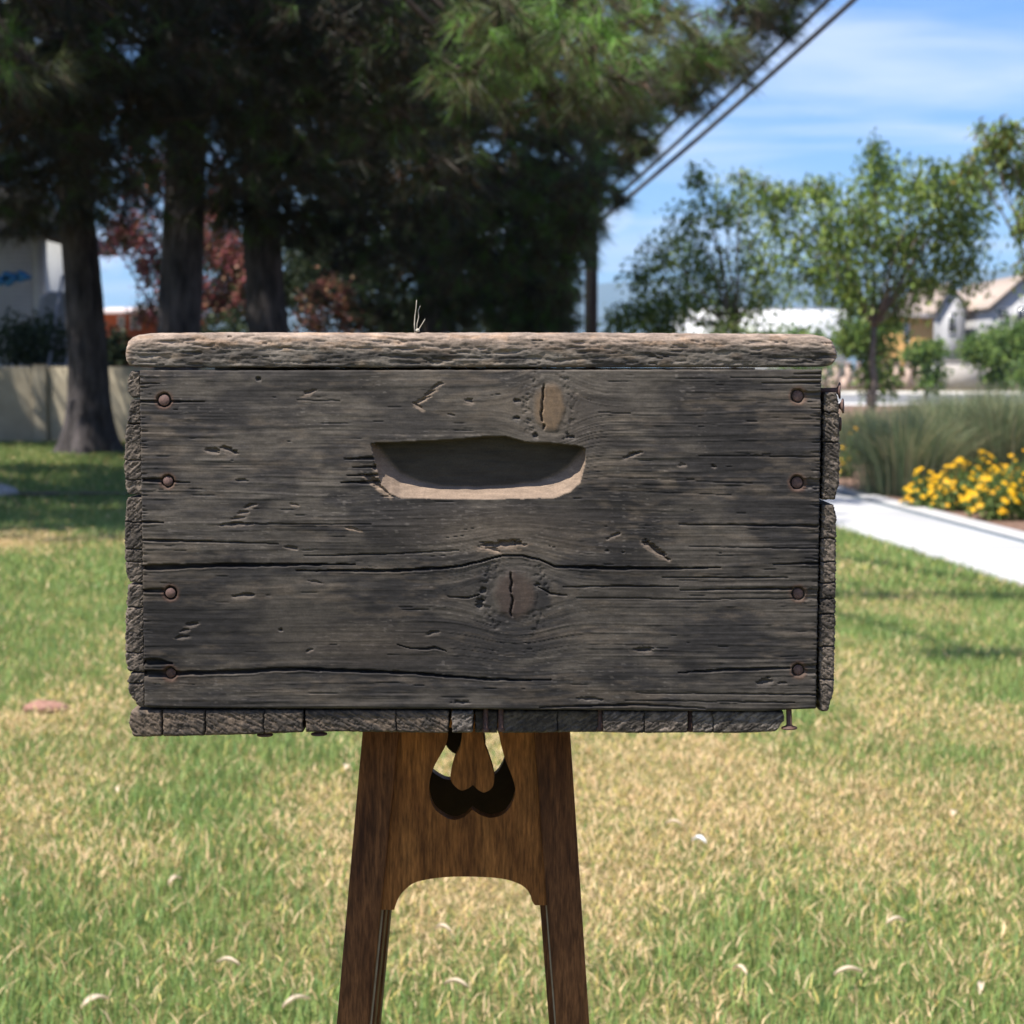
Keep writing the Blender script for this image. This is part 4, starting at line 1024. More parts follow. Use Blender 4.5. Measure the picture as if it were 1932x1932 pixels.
pine('bushy pine whose low boughs hang beside the utility pole', tuple(B4_), 0.30, 12,
     [pad(x, y, 32 + dd, rx, rz, int(n * 1.15), 26, .28, .015, min(.85, sun_tone + .28)) for x, y, dd, rx, rz, n, sun_tone in
      [(1190, 220, -8, .5, .3, 50, .4), (1140, 180, -9, .55, .35, 60, .4), (1210, 270, -7, .3, .2, 30, .4), (1110, 330, -5, .6, .5, 70, .4), (1100, 420, -4, .4, .55, 60, .4), (900, 460, -2, 1.1, .9, 110, .4), (1000, 420, -2, 1.1, .9, 110, .5), (1080, 380, -3, .7, .7, 80, .6), (960, 340, -3, 1.1, .8, 100, .6), (1060, 300, -3, .9, .6, 80, .7), (1130, 250, -3, .55, .45, 50, .7),
       (1180, 300, -3, .4, .25, 30, .5), (1070, 480, -2, .5, .7, 80, .5), (1000, 540, -1, .9, .7, 90, .4), (880, 560, 0, 1.1, .6, 90, .3), (1055, 560, -1, .40, .4, 50, .5), (780, 520, 1, 1.1, .8, 90, .3),
       (860, 400, -1, 1.0, .8, 90, .4), (900, 500, 2, 1.3, .9, 120, .3), (1010, 480, 2, 1.1, .9, 110, .35), (820, 600, 2, 1.2, .5, 90, .25), (1050, 600, 1, .5, .3, 50, .4), (760, 430, 2, 1.3, 1., 120, .3), (900, 330, 1, 1.2, .8, 110, .4), (1040, 400, 0, .9, .7, 90, .4), (1000, 610, -1, .8, .25, 60, .35), (1170, 370, -3, .2, .15, 12, .3), (960, 590, 0, .8, .3, 50, .3), (1100, 230, -4, .7, .4, 60, .6), (980, 250, -4, 1, .5, 80, .6), (860, 240, -4, 1, .6, 80, .5), (720, 590, 1, .9, .5, 70, .25)]]
     + crown_above(B4_, 5.2, 12, 3.6, 22, 641, keep=lambda x, y, z: x < 1.2), 641)
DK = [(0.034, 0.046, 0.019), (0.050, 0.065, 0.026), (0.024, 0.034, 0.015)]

# ------------------------------------------------------------------ broadleaf trees and shrubs
M_leaf = leafmat('leaves', 0.4, 0.5)
def leaf_faces(P, ln, wd, cols, rg, droop=0.6):
    n = len(P)
    d = rg.normal(0, 1, (n, 3)); d[:, 2] -= droop * 1.6; d /= np.linalg.norm(d, axis=1)[:, None]
    s = np.cross(d, rg.normal(0, 1, (n, 3))); s /= np.linalg.norm(s, axis=1)[:, None]
    L = ln * rg.uniform(.7, 1.3, (n, 1)); Wd = wd * rg.uniform(.7, 1.3, (n, 1))
    nrm = np.cross(d, s)
    V = np.stack([P, P + d * L * .5 + s * Wd / 2 + nrm * Wd * .15, P + d * L, P + d * L * .5 - s * Wd / 2 + nrm * Wd * .15], 1).reshape(-1, 3)
    c = np.asarray(cols)[rg.integers(0, len(cols), n)] * rg.uniform(.7, 1.3, (n, 1))
    return V, np.arange(n * 4).reshape(-1, 4), np.repeat(c, 4, 0)
M_twig = plain('grey_bark', (0.10, 0.08, 0.065), (0.24, 0.19, 0.15), 14, 0.9, 0.5, 0.02, (1, 1, .3))
def crown_tree(name, label, cat, base, h_trunk, r_trunk, blobs, leaves, ln, wd, cols, seed, group=None, weep=0.0, flowers=None, twigs=True, origin=None):
    """blobs: (x, y, z, rx, rz, n) in metres"""
    rg = np.random.default_rng(seed)
    t = empty(name, tuple(base), label, cat, group)
    top = np.array([base[0], base[1], h_trunk])
    mb = MB()
    if r_trunk:
        tr = MB(); k = np.linspace(0, 1, 8)[:, None]
        tr.tube(np.array(base) + (top - np.array(base)) * k + np.concatenate([np.zeros((1, 3)), rg.normal(0, r_trunk * .3, (7, 3)) * [1, 1, 0]]), r_trunk * np.linspace(1.15, .7, 8), 10)
        tr.build('trunk', M_twig, t, True, tuple(base))
    V, F, C, off = [], [], [], 0
    for (x, y, z, rx, rz, n) in blobs:
        c = np.array([x, y, z])
        if r_trunk:
            k = np.linspace(0, 1, 6)[:, None]
            ln_ = top + (c - top) * k + np.array([[0, 0, 1]]) * np.sin(k * math.pi) * .12
            mb.tube(ln_ + rg.normal(0, .03, ln_.shape) * np.sin(k * math.pi), np.linspace(r_trunk * .36, .006, 6), 6)
        q = rg.normal(0, 1, (n, 3)); q /= np.linalg.norm(q, axis=1)[:, None]; q *= rg.random((n, 1)) ** .45
        # leaves sit along twigs
        tips = c + q * np.array([rx, rx, rz])
        m = max(1, n // 9)
        ends = tips[:m]
        which = rg.integers(0, m, n); u = rg.uniform(.45, 1.1, (n, 1))
        P = c + (ends[which] - c) * u + rg.normal(0, ln * .7, (n, 3))
        P[:, 2] -= weep * (u[:, 0] ** 2) * np.abs(rg.normal(0, 1, n)) * .35
        P = np.where(rg.random((n, 1)) < .5, P, tips + rg.normal(0, ln * .3, (n, 3)))
        if r_trunk and twigs:
            for e in ends[:14]:
                mb.tube([c, (c + e) / 2 + [0, 0, .05], e - [0, 0, weep * .1]], [.006, .005, .002], 4, False)
        a, b_, cc = leaf_faces(P, ln, wd, cols, rg, .4 + weep)
        V.append(a); F.append(b_ + off); C.append(cc); off += len(a)
    if mb.v: mb.build('branches', M_twig, t, True, tuple(base))
    npmesh('crown', np.vstack(V), [np.vstack(F)], M_leaf, t, np.vstack(C), False, tuple(base))
    if flowers:
        cols_f, frac, fl = flowers
        V2, F2, C2, off = [], [], [], 0
        for (x, y, z, rx, rz, n) in blobs:
            mcl = max(2, int(n * frac / 28))
            q = rg.normal(0, 1, (mcl, 3)); q[:, 1] -= .4; q /= np.linalg.norm(q, axis=1)[:, None]
            cl = np.array([x, y, z]) + q * np.array([rx, rx, rz]) * rg.uniform(.6, 1, (mcl, 1))
            P = np.repeat(cl, 28, 0) + rg.normal(0, .09, (mcl * 28, 3)) * [1, 1, 1.5]
            a, b_, cc = leaf_faces(P, fl, fl * .8, cols_f, rg, 0)
            V2.append(a); F2.append(b_ + off); C2.append(cc); off += len(a)
        tag(npmesh('flowers', np.vstack(V2), [np.vstack(F2)], M_leaf, t, np.vstack(C2), False, tuple(base)), kind='stuff')
    return t
def bl(px, py, d, rx, rz, n):
    p = at(px, py, d); return (p[0], p[1], p[2], rx, rz, n)
GREEN = [(0.13, 0.21, 0.05), (0.20, 0.29, 0.065), (0.07, 0.12, 0.035), (0.29, 0.36, 0.08)]
def gbase(px, d): p = at(px, 800, d); return (float(p[0]), float(p[1]), 0.0)
crown_tree('young_tree', 'young tree with loose drooping leaves, thin trunk rising behind the tufted grass', 'tree', gbase(1645, 28), 1.9, .065,
   [bl(x, y, 28 + R.uniform(-.6, .6), rx * 1.45, rz * 1.3, int(n * 1.75)) for x, y, rx, rz, n in
    [(1660, 330, .32, .42, 420), (1740, 350, .42, .4, 520), (1620, 400, .45, .42, 560), (1780, 430, .5, .5, 620), (1580, 480, .42, .42, 480), (1690, 460, .5, .45, 640), (1540, 360, .36, .22, 260), (1480, 370, .3, .2, 200),
     (1820, 500, .36, .45, 380), (1740, 530, .4, .3, 340), (1600, 550, .4, .3, 340), (1500, 450, .3, .4, 200), (1680, 560, .35, .35, 320), (1650, 280, .14, .25, 90), (1800, 340, .4, .32, 320), (1460, 410, .18, .3, 90), (1560, 430, .25, .4, 200), (1440, 350, .3, .16, 110), (1830, 400, .35, .4, 260), (1850, 330, .3, .3, 200), (1520, 520, .4, .4, 200)]],
   0, .112, .046, GREEN, 701, 'young street trees', 0.6)
crown_tree('young_tree', 'young feathery tree beside the utility pole with open see-through crown', 'tree', gbase(1385, 34), 2.0, .07,
   [bl(x, y, 34 + R.uniform(-.6, .6), rx * 1.4, rz * 1.3, int(n * 1.5)) for x, y, rx, rz, n in
    [(1300, 420, .42, .45, 360), (1370, 390, .4, .4, 300), (1250, 480, .42, .4, 340), (1330, 500, .55, .5, 560), (1420, 470, .4, .5, 300), (1270, 570, .6, .4, 620), (1370, 570, .6, .4, 560), (1200, 590, .45, .3, 380), (1440, 560, .4, .4, 260),
     (1320, 340, .3, .18, 120), (1380, 620, .5, .2, 260), (1240, 620, .6, .2, 360), (1160, 600, .22, .2, 110), (1310, 320, .12, .15, 40), (1420, 380, .4, .3, 160), (1450, 500, .4, .4, 200), (1210, 520, .35, .3, 170), (1400, 330, .3, .15, 80)]],
   0, .12, .052, GREEN, 711, 'young street trees', 0.5)
crown_tree('young_tree', 'young tree with tall arching branches beside the stucco house with the gables', 'tree', gbase(1985, 25), 1.9, .06,
   [bl(x, y, 25 + R.uniform(-.5, .5), rx * 1.15, rz * 1.1, int(n * 1.7)) for x, y, rx, rz, n in
    [(1900, 250, .26, .22, 260), (1870, 280, .22, .25, 200), (1925, 320, .3, .35, 340), (1850, 240, .12, .1, 40), (1960, 400, .3, .4, 320), (1925, 420, .1, .3, 90), (2000, 260, .5, .5, 420), (2060, 380, .5, .5, 420), (1830, 300, .12, .14, 50), (1960, 500, .35, .3, 200), (2020, 480, .4, .4, 300)]],
   0, .10, .042, GREEN + [(0.22, 0.17, 0.04)], 721, 'young street trees', 0.6)
PINK = [(0.42, 0.13, 0.14), (0.50, 0.19, 0.17), (0.36, 0.12, 0.16), (0.45, 0.25, 0.16)]
CM = [(0.05, 0.075, 0.028), (0.09, 0.10, 0.04), (0.13, 0.12, 0.045), (0.10, 0.05, 0.04)]
crown_tree('crape_myrtle', 'crape myrtle with pink flower clusters seen between the dark pine trunks', 'tree', gbase(330, 36), 1.4, .08,
   [bl(x, y, 36 + R.uniform(-.6, .6), rx, rz, int(n * 1.7)) for x, y, rx, rz, n in
    [(280, 340, .5, .6, 380), (250, 430, .55, .5, 420), (300, 500, .6, .5, 460), (420, 380, .5, .6, 420), (440, 480, .6, .6, 520), (420, 570, .6, .4, 460), (330, 560, .7, .5, 460), (215, 450, .35, .3, 160), (470, 540, .4, .5, 320), (270, 590, .4, .2, 120), (370, 450, .6, .6, 300)]],
   0, .10, .05, CM, 731, None, 0, (PINK, .75, .085))
crown_tree('crape_myrtle', 'coral flowered crape myrtle to the right of the grey barked pine', 'tree', gbase(610, 33), 1.0, .06,
   [bl(x, y, 33 + R.uniform(-.4, .4), rx, rz, n) for x, y, rx, rz, n in [(600, 560, .35, .3, 260), (640, 590, .35, .3, 280), (590, 610, .4, .25, 260), (660, 560, .2, .2, 100), (620, 640, .5, .3, 260)]],
   0, .09, .045, CM, 741, None, 0, ([(0.55, 0.24, 0.15), (0.50, 0.19, 0.16), (0.5, 0.3, 0.15)], .9, .08))
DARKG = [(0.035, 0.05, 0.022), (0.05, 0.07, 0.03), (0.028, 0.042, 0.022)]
for px, d, lab, sd, bls in [
    (700, 43, 'dense dark evergreen tree behind the coral crape myrtle', 745, [(600, 470, 1.4, 1.0, 1500), (700, 520, 1.5, .9, 1600), (640, 380, 1.4, 1.0, 1400), (760, 430, 1.4, 1.0, 1500), (700, 330, 1.3, .9, 1200), (560, 540, 1.0, .7, 900)]),
    (930, 45, 'dense dark evergreen tree behind the bushy pine', 746, [(850, 480, 1.4, 1.0, 1500), (950, 520, 1.4, .9, 1500), (1020, 450, 1.0, 1.0, 1100), (900, 390, 1.4, 1.0, 1400), (1030, 560, .9, .6, 900), (980, 350, 1.2, .9, 1100), (830, 590, 1.4, .5, 1100)])]:
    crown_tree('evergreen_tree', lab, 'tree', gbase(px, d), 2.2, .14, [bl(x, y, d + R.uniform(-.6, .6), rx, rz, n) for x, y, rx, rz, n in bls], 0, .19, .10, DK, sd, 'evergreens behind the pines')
# dense shrubs behind the wall and under the pines
for i, (px, py, d, rx, rz, n, lab) in enumerate([
    (60, 640, 34, 1.0, .55, 1500, 'dark shrub above the tan wall below the siding of the white house'), (215, 660, 33, .45, .45, 700, 'dark shrub above the tan wall in front of the orange house'),
    (450, 640, 35, 1.3, .6, 1700, 'dark shrub filling the gap between the two middle pine trunks'), (760, 610, 38, 1.3, .7, 1700, 'dark shrub under the bushy pine beside the coral crape myrtle'),
    (960, 620, 39, 1.2, .6, 1500, 'dark shrub under the bushy pine near the utility pole'), (600, 480, 41, 1.3, 1.0, 1700, 'tall dark shrub behind the pale barked pine'), (430, 500, 41, 1.2, 1.3, 2000, 'tall dark shrub behind the pink crape myrtle')]):
    p = at(px, py, d)
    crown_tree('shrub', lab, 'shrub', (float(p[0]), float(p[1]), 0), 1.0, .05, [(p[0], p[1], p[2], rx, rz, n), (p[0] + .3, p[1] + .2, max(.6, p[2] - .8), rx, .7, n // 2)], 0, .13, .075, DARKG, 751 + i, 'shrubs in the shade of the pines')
LG = [(0.14, 0.22, 0.045), (0.10, 0.17, 0.04), (0.19, 0.25, 0.06), (0.075, 0.125, 0.035)]
for i, (px, py, d, rx, rz, n, lab) in enumerate([
    (1640, 625, 50, .95, .75, 1500, 'fresh green shrub between the white building and the young tree trunk'), (1748, 662, 75, .9, .5, 800, 'light green shrub in front of the orange house wall'),
    (1872, 655, 95, 1.7, 1.1, 1300, 'wide green shrub in front of the gabled stucco house'), (1930, 640, 92, 1.7, 1.4, 1400, 'green shrub leaning over the grey block wall'), (1500, 640, 90, 2.5, .8, 1000, 'low dark green shrub in front of the white building'),
    (1985, 700, 80, 1.9, 1.1, 900, 'green shrub beyond the end of the grey block wall')]):
    p = at(px, py, d); hgt = p[2] / 2
    crown_tree('shrub', lab, 'shrub', (float(p[0]), float(p[1]), 0), .6, .06, [(p[0], p[1], p[2], rx, rz, n), (p[0] + .2 * rx, p[1] - .1, hgt, rx * .8, hgt * .8, n // 2), (p[0] - .5 * rx, p[1], p[2] - .2, rx * .6, rz * .7, n // 3)], 0, .006 * d * .5 + .02, .0035 * d * .5 + .01, LG, 761 + i, 'garden shrubs across the street')

# ------------------------------------------------------------------ tufted grasses and yellow flowers
def tuft_grass(px, py, h, spread, n, label, seed):
    c = ground(px, py); rg = np.random.default_rng(seed)
    a = rg.uniform(0, 6.28, n); r0 = np.abs(rg.normal(0, .10, n)) * (1 + spread); lean = np.abs(rg.normal(.34, .24, n)) * spread
    L = h * rg.uniform(.65, 1.12, n)
    b = np.stack([c[0] + r0 * np.cos(a), c[1] + r0 * np.sin(a), 0 * a + .02], -1)
    dirn = np.stack([np.cos(a), np.sin(a), 0 * a], -1)
    w = .0085
    V = []
    s = np.cross(dirn, [0, 0, 1.0]) * w / 2
    for u, k in ((0, 1), (.4, .95), (.75, .7), (1, .12)):
        p = b + dirn * (lean * L * u ** 1.7)[:, None] + np.array([0, 0, 1.0]) * (L * (u - .22 * lean * u ** 3))[:, None]
        V += [p - s * k, p + s * k]
    V = np.stack(V, 1).reshape(-1, 3)
    k = np.arange(n)[:, None] * 8
    F = np.concatenate([k + np.array([[0, 1, 3, 2]]), k + np.array([[2, 3, 5, 4]]), k + np.array([[4, 5, 7, 6]])])
    col = np.asarray([(0.165, 0.215, 0.105), (0.215, 0.245, 0.125), (0.13, 0.185, 0.09), (0.34, 0.31, 0.17)])[rg.integers(0, 4, n)] * rg.uniform(.7, 1.25, (n, 1))
    return tag(npmesh('tufted_grass', V, [F], M_grass, None, np.repeat(col, 8, 0), False, tuple(c)), label, 'grass clump', 'tufted grasses in the planting bed')
tuft_grass(1705, 935, .84, 1.35, 2200, 'grey green tufted grass clump at the foot of the thin young trunk', 801)
tuft_grass(1800, 905, .95, 1.35, 2000, 'grey green tufted grass clump behind the dense yellow flowers', 802)
tuft_grass(1890, 915, 1.0, 1.35, 2000, 'grey green tufted grass clump standing behind the widest patch of yellow flowers', 803)
tuft_grass(1625, 875, .72, 1.2, 1500, 'tufted grass clump behind the few flowers by the kerb', 804)
tuft_grass(1745, 860, .9, 1.3, 1500, 'tufted grass clump in the second row behind the thin trunk', 805)
tuft_grass(1965, 900, 1.05, 1.3, 1800, 'tufted grass clump at the far end of the row by the flowers', 806)
tuft_grass(1860, 850, 1.0, 1.3, 1400, 'tufted grass clump in the second row before the street', 807)
def flower_plant(px, py, w, h, nl, nf, label, seed):
    c = ground(px, py); rg = np.random.default_rng(seed)
    t = empty('flowering_plant', tuple(c), label, 'flowers', 'yellow flowers along the kerb')
    q = rg.normal(0, 1, (nl, 3)); q /= np.linalg.norm(q, axis=1)[:, None]; q *= rg.random((nl, 1)) ** .5
    P = c + np.abs(q * [1, 1, 1]) * [0, 0, h * .85] + q * [w, w * .7, 0]; P[:, 2] += .02
    a, f, cc = leaf_faces(P, .07, .026, [(0.13, 0.20, 0.05), (0.18, 0.24, 0.07), (0.09, 0.14, 0.04)], rg, -.4)
    npmesh('leaves', a, [f], M_leaf, t, cc, False, tuple(c))
    mb = MB(); V, F, C, off = [], [], [], 0
    for i in range(int(nf * .72)):
        d = rg.normal(0, 1, 3); d /= np.linalg.norm(d); d[2] = abs(d[2])
        q_ = rg.uniform(.55, 1.18); p = c + np.array([d[0] * w * q_, d[1] * w * .7 * q_, h * (.15 + .85 * d[2] ** .8) * rg.uniform(.6, 1.15)])
        if i % 3 == 0: mb.tube([c + [d[0] * w * .3, d[1] * w * .2, .02], (c + p) / 2 + [0, 0, .03], p], .003, 4, False)
        ax = np.array([d[0] * .5, d[1] * .5 - .45, .8]); ax /= np.linalg.norm(ax)
        u = np.cross(ax, [1, 0, 0]); u /= np.linalg.norm(u); v_ = np.cross(ax, u)
        r = rg.uniform(.022, .034)
        for k in range(8):                                             # petals
            th = k * math.pi / 4 + rg.uniform(-.1, .1); e = u * math.cos(th) + v_ * math.sin(th); s = -u * math.sin(th) + v_ * math.cos(th)
            V.append([p + e * .004, p + e * r * .6 + s * r * .3 + ax * .003, p + e * r - ax * .003, p + e * r * .6 - s * r * .3 + ax * .003]); C += [(0.80, 0.47 * rg.uniform(.85, 1.15), 0.012)] * 4
            F.append(np.arange(4) + off); off += 4
        V.append([p + u * .007 + ax * .004, p + v_ * .007 + ax * .004, p - u * .007 + ax * .004, p - v_ * .007 + ax * .004]); C += [(0.62, 0.27, 0.01)] * 4
        F.append(np.arange(4) + off); off += 4
    mb.build('stems', M_stem, t, False, tuple(c))
    tag(npmesh('flowers', np.vstack(V), [np.array(F)], M_leaf, t, np.array(C), False, tuple(c)), kind='stuff')
M_stem = plain('green_stem', (0.10, 0.15, 0.04), (0.16, 0.21, 0.07), 40, 0.8)
for i, (px, py, w, h, nl, nf, lab) in enumerate([
    (1745, 962, .20, .34, 420, 55, 'yellow flowering plant nearest the tufted grass clump by the kerb'), (1815, 968, .27, .44, 620, 110, 'broad yellow flowering plant with its densest heads over the kerb'),
    (1890, 985, .30, .46, 680, 110, 'tall yellow flowering plant beside the bare mulch by the kerb'), (1850, 940, .26, .46, 500, 90, 'yellow flowering plant in the back row before the tufted grass'),
    (1960, 985, .3, .46, 600, 90, 'yellow flowering plant at the far end of the flower row'), (1925, 948, .26, .46, 500, 70, 'yellow flowering plant in the back row beside the last grass clump'),
    (1595, 905, .13, .42, 220, 14, 'sparse yellow flowering plant alone where the kerb meets the box'), (1610, 880, .15, .5, 240, 10, 'sparse tall yellow flowering plant in front of the hindmost grass clump')]):
    flower_plant(px, py, w, h, nl, nf, lab, 821 + i)

# ------------------------------------------------------------------ walls, houses, pole, hills
def wbox(px0, px1, py0, py1, d):
    """metric extents of something seen between these image lines at depth d"""
    a = at(px0, py1, d); b = at(px1, py0, d)
    return a[0], b[0], a[2], b[2]
# tan wall on the left
WD = 30.6
M_wall = plain('tan_render', (0.33, 0.28, 0.20), (0.43, 0.37, 0.27), 3, 0.95, 0.3, 0.01, detail=8)
x0, _, _, zt = wbox(-500, 0, 692, 800, WD)
x1 = at(700, 700, WD)[0]
wl = empty('garden_wall', (x0, WD, 0), 'low tan rendered wall behind the pine at the edge of the lawn', 'wall')
px_ = at(76, 700, WD)[0]
edges = [x0, px_ - 3.2, px_ - .11, px_ + .11, px_ + 3.1, px_ + 3.3, x1]
for i in range(len(edges) - 1):
    m = MB()
    if edges[i + 1] - edges[i] < .5:
        m.box(edges[i], edges[i + 1], WD - .07, WD + .22, -.05, zt + .03); o = m.build('pillar', M_wall, wl, origin=(x0, WD, 0))
    else:
        m.box(edges[i] + .002, edges[i + 1] - .002, WD, WD + .15, -.05, zt); o = m.build('wall_panel', M_wall, wl, origin=(x0, WD, 0))
    bevel_obj(o, .01)
# white house with lap siding
M_side = plain('white_siding', (0.55, 0.57, 0.60), (0.64, 0.66, 0.68), 3, 0.7)
M_trim = plain('grey_trim', (0.36, 0.34, 0.31), (0.44, 0.42, 0.39), 3, 0.8)
hd = 38.0
a0, a1, z0, z1 = wbox(-260, 62, 446, 560, hd)
hs = empty('siding_house', ((a0 + a1) / 2, hd + 3, 0), 'white lap-sided house wall with blue paint marks behind the tan wall', 'house')
HO = ((a0 + a1) / 2, hd + 3, 0)
m = MB(); m.box(a0, a1 - .02, hd + .03, hd + 6, 0, z1); m.build('wall', M_side, hs, origin=HO)
zz = 1.2
while zz < z1 - .05:
    m = MB(); m.hexa([(a0, hd - .045, zz), (a1, hd - .045, zz), (a1, hd + .028, zz), (a0, hd + .028, zz), (a0, hd + .015, zz + .098), (a1, hd + .015, zz + .098), (a1, hd + .028, zz + .098), (a0, hd + .028, zz + .098)])
    m.build('siding_board', M_side, hs, origin=HO); zz += .1
m = MB(); m.box(a1, a1 + .22, hd - .04, hd + .25, 0, z1); m.build('corner_board', M_trim, hs, origin=HO)
m = MB(); m.hexa([(a0 - .5, hd - .6, z1), (a1 + .5, hd - .6, z1), (a1 + .5, hd + 6.6, z1), (a0 - .5, hd + 6.6, z1), (a0 + 2, hd + 2.6, z1 + 1.3), (a1 - 1, hd + 2.6, z1 + 1.3), (a1 - 1, hd + 3.4, z1 + 1.3), (a0 + 2, hd + 3.4, z1 + 1.3)])
m.build('roof', plain('dark_shingle', (.06, .055, .05), (.1, .09, .085), 6, .9), hs, origin=HO)
M_blue = plain('blue_paint', (0.03, 0.16, 0.42), (0.06, 0.25, 0.52), 10, 0.6)
for k, (px, py, rw, rh) in enumerate([(0, 528, .20, .10), (20, 525, .17, .14), (44, 522, .15, .11)]):
    c = at(px, py, hd); n = 16; th = np.linspace(0, 6.283, n, endpoint=False)
    rr = 1 + .25 * np.sin(th * 3 + k)
    v = np.stack([c[0] + rw * rr * np.cos(th), 0 * th + hd - .055, c[2] + rh * rr * np.sin(th)], -1); v2 = v.copy(); v2[:, 1] += .05
    i = np.arange(n)
    npmesh('paint_mark', np.vstack([v, v2]), [i[None, ::-1], np.stack([i, np.roll(i, -1), np.roll(i, -1) + n, i + n], -1)], M_blue, hs, None, False, HO)
# grey van-like clutter over the wall: leaning ladder and covered trailer
M_grey = plain('grey_cover', (0.16, 0.17, 0.19), (0.30, 0.31, 0.34), 2, 0.7, 0.4, 0.05)
M_alu = plain('dull_aluminium', (0.20, 0.21, 0.23), (0.30, 0.31, 0.34), 8, 0.5, metal=.4)
td = 35.5
tr = empty('covered_trailer', tuple(np.r_[at(100, 700, td)[:2], 0]), 'grey covered trailer standing behind the tan wall beside the pine trunk', 'trailer'); TO = tuple(tr.location)
prof = [(62, 690), (62, 610), (74, 560), (92, 548), (128, 552), (148, 580), (150, 690)]
pts = [at(a, b, td) for a, b in prof]; n = len(pts)
pts[0][2] = pts[-1][2] = .45
f = np.array(pts); bk = f.copy(); bk[:, 1] += 2.2; bk[:, 2] -= .1; i = np.arange(n)
o = npmesh('cover', np.vstack([f, bk]), [i[None, ::-1], (i + n)[None, :], np.stack([i, np.roll(i, -1), np.roll(i, -1) + n, i + n], -1)], M_grey, tr, None, False, TO); bevel_obj(o, .06, 3)
m = MB(); m.box(f[0][0] - .05, f[-1][0] + .05, td + .1, td + 2.1, .36, .45); m.build('frame', M_alu, tr, origin=TO)
for sx in (.3, .75):
    w = MB(); c = np.array([f[0][0] * (1 - sx) + f[-1][0] * sx, td - .02, .3]); w.lathe([(.08, 0), (.16, 0), (.29, .02), (.3, .06), (.3, .16), (.27, .2), (.08, .2)], c, (0, 1, 0), 20); w.build('wheel', plain('tyre', (.02, .02, .02), (.03, .03, .03), 9, .9), tr, True, TO)
ld = empty('ladder', tuple(np.r_[at(112, 690, 33)[:2], 0]), 'pale metal ladder leaning up behind the tan wall', 'ladder'); LO = tuple(ld.location)
lp0, lp1 = at(104, 690, 33.0), at(134, 520, 34.4); lp0 = lp0 + (lp0 - lp1) * .55; lp0[2] = 0.0
for s in (-.16, .16):
    m = MB(); m.tube([lp0 + [s, 0, 0], lp1 + [s, 0, 0]], .03, 6); m.build('rail', M_alu, ld, True, LO)
for k in range(1, 9):
    q = lp0 + (lp1 - lp0) * k / 9; m = MB(); m.tube([q - [.16, 0, 0], q + [.16, 0, 0]], .016, 6); m.build('rung', M_alu, ld, True, LO)
# orange house on the left
def house(name, label, cat, px0, px1, py_eave, py_ridge, d, depth, wallm, roofm, wins, gable=True, base_z=0.0, over=.35, group=None, ridge_at=None):
    a0, a1, _, ze = wbox(px0, px1, py_eave, 720, d); zr = at(px0, py_ridge, d)[2]
    O = ((a0 + a1) / 2, d + depth / 2, 0)
    h = empty(name, O, label, cat, group)
    xm = (a0 + a1) / 2 if ridge_at is None else at(ridge_at, py_ridge, d)[0]
    if gable:
        f = np.array([(a0, d, base_z), (a1, d, base_z), (a1, d, ze), (xm, d, zr), (a0, d, ze)]); b = f.copy(); b[:, 1] += depth
        i = np.arange(5)
        npmesh('wall', np.vstack([f, b]), [i[None, ::-1], (i + 5)[None, :], np.stack([i, np.roll(i, -1), np.roll(i, -1) + 5, i + 5], -1)], wallm, h, None, False, O)
        for sx, xx in ((-1, a0), (1, a1)):
            ex = xx + sx * over; k = (zr - ze) / abs(xm - xx); ez = ze - over * k
            m = MB(); m.hexa([(xm, d - over, zr + .03), (ex, d - over, ez + .03), (ex, d + depth + over, ez + .03), (xm, d + depth + over, zr + .03), (xm, d - over, zr + .22), (ex, d - over, ez + .22), (ex, d + depth + over, ez + .22), (xm, d + depth + over, zr + .22)])
            m.build('roof', roofm, h, origin=O)
    else:
        m = MB(); m.box(a0, a1, d, d + depth, base_z, ze); m.build('wall', wallm, h, origin=O)
        m = MB(); m.hexa([(a0 - over, d - over, ze + .003), (a1 + over, d - over, ze + .003), (a1 + over, d + depth + over, ze + .003), (a0 - over, d + depth + over, ze + .003), (a0 - over, d + depth * .45, zr), (a1 + over, d + depth * .45, zr), (a1 + over, d + depth * .55, zr), (a0 - over, d + depth * .55, zr)])
        m.build('roof', roofm, h, origin=O)
    for (wx0, wx1, wy0, wy1) in wins:
        b0, b1, c0, c1 = wbox(wx0, wx1, wy0, wy1, d - .02)
        m = MB(); t_ = max(.05, (b1 - b0) * .1)
        m.box(b0 - t_, b1 + t_, d - .06, d - .002, c1, c1 + t_); m.box(b0 - t_, b1 + t_, d - .08, d - .002, c0 - t_, c0)
        m.box(b0 - t_, b0, d - .058, d - .002, c0 + .001, c1 - .001); m.box(b1, b1 + t_, d - .058, d - .002, c0 + .001, c1 - .001)
        m.box((b0 + b1) / 2 - t_ * .3, (b0 + b1) / 2 + t_ * .3, d - .05, d - .003, c0 + .001, c1 - .001)
        fr = m.build('window', M_wframe, h, origin=O)
        m = MB(); m.box(b0, b1, d - .03, d - .004, c0, c1); m.build('pane', M_glass, fr, origin=O)
    return h
M_wframe = plain('window_frame', (.6, .6, .6), (.68, .68, .67), 5, .6)
M_glass = plain('dark_glass', (.03, .035, .045), (.06, .065, .075), 2, .12, spec=.6)
house('orange_house', 'orange red brick house with a small pale window seen past the pine trunk', 'house', 196, 300, 592, 572, 46, 7, plain('orange_brick', (.40, .10, .045), (.55, .16, .07), 14, .9), plain('pale_roof', (.50, .42, .40), (.6, .5, .48), 5, .9), [(250, 262, 598, 618), (226, 232, 600, 612)], False, over=.5)
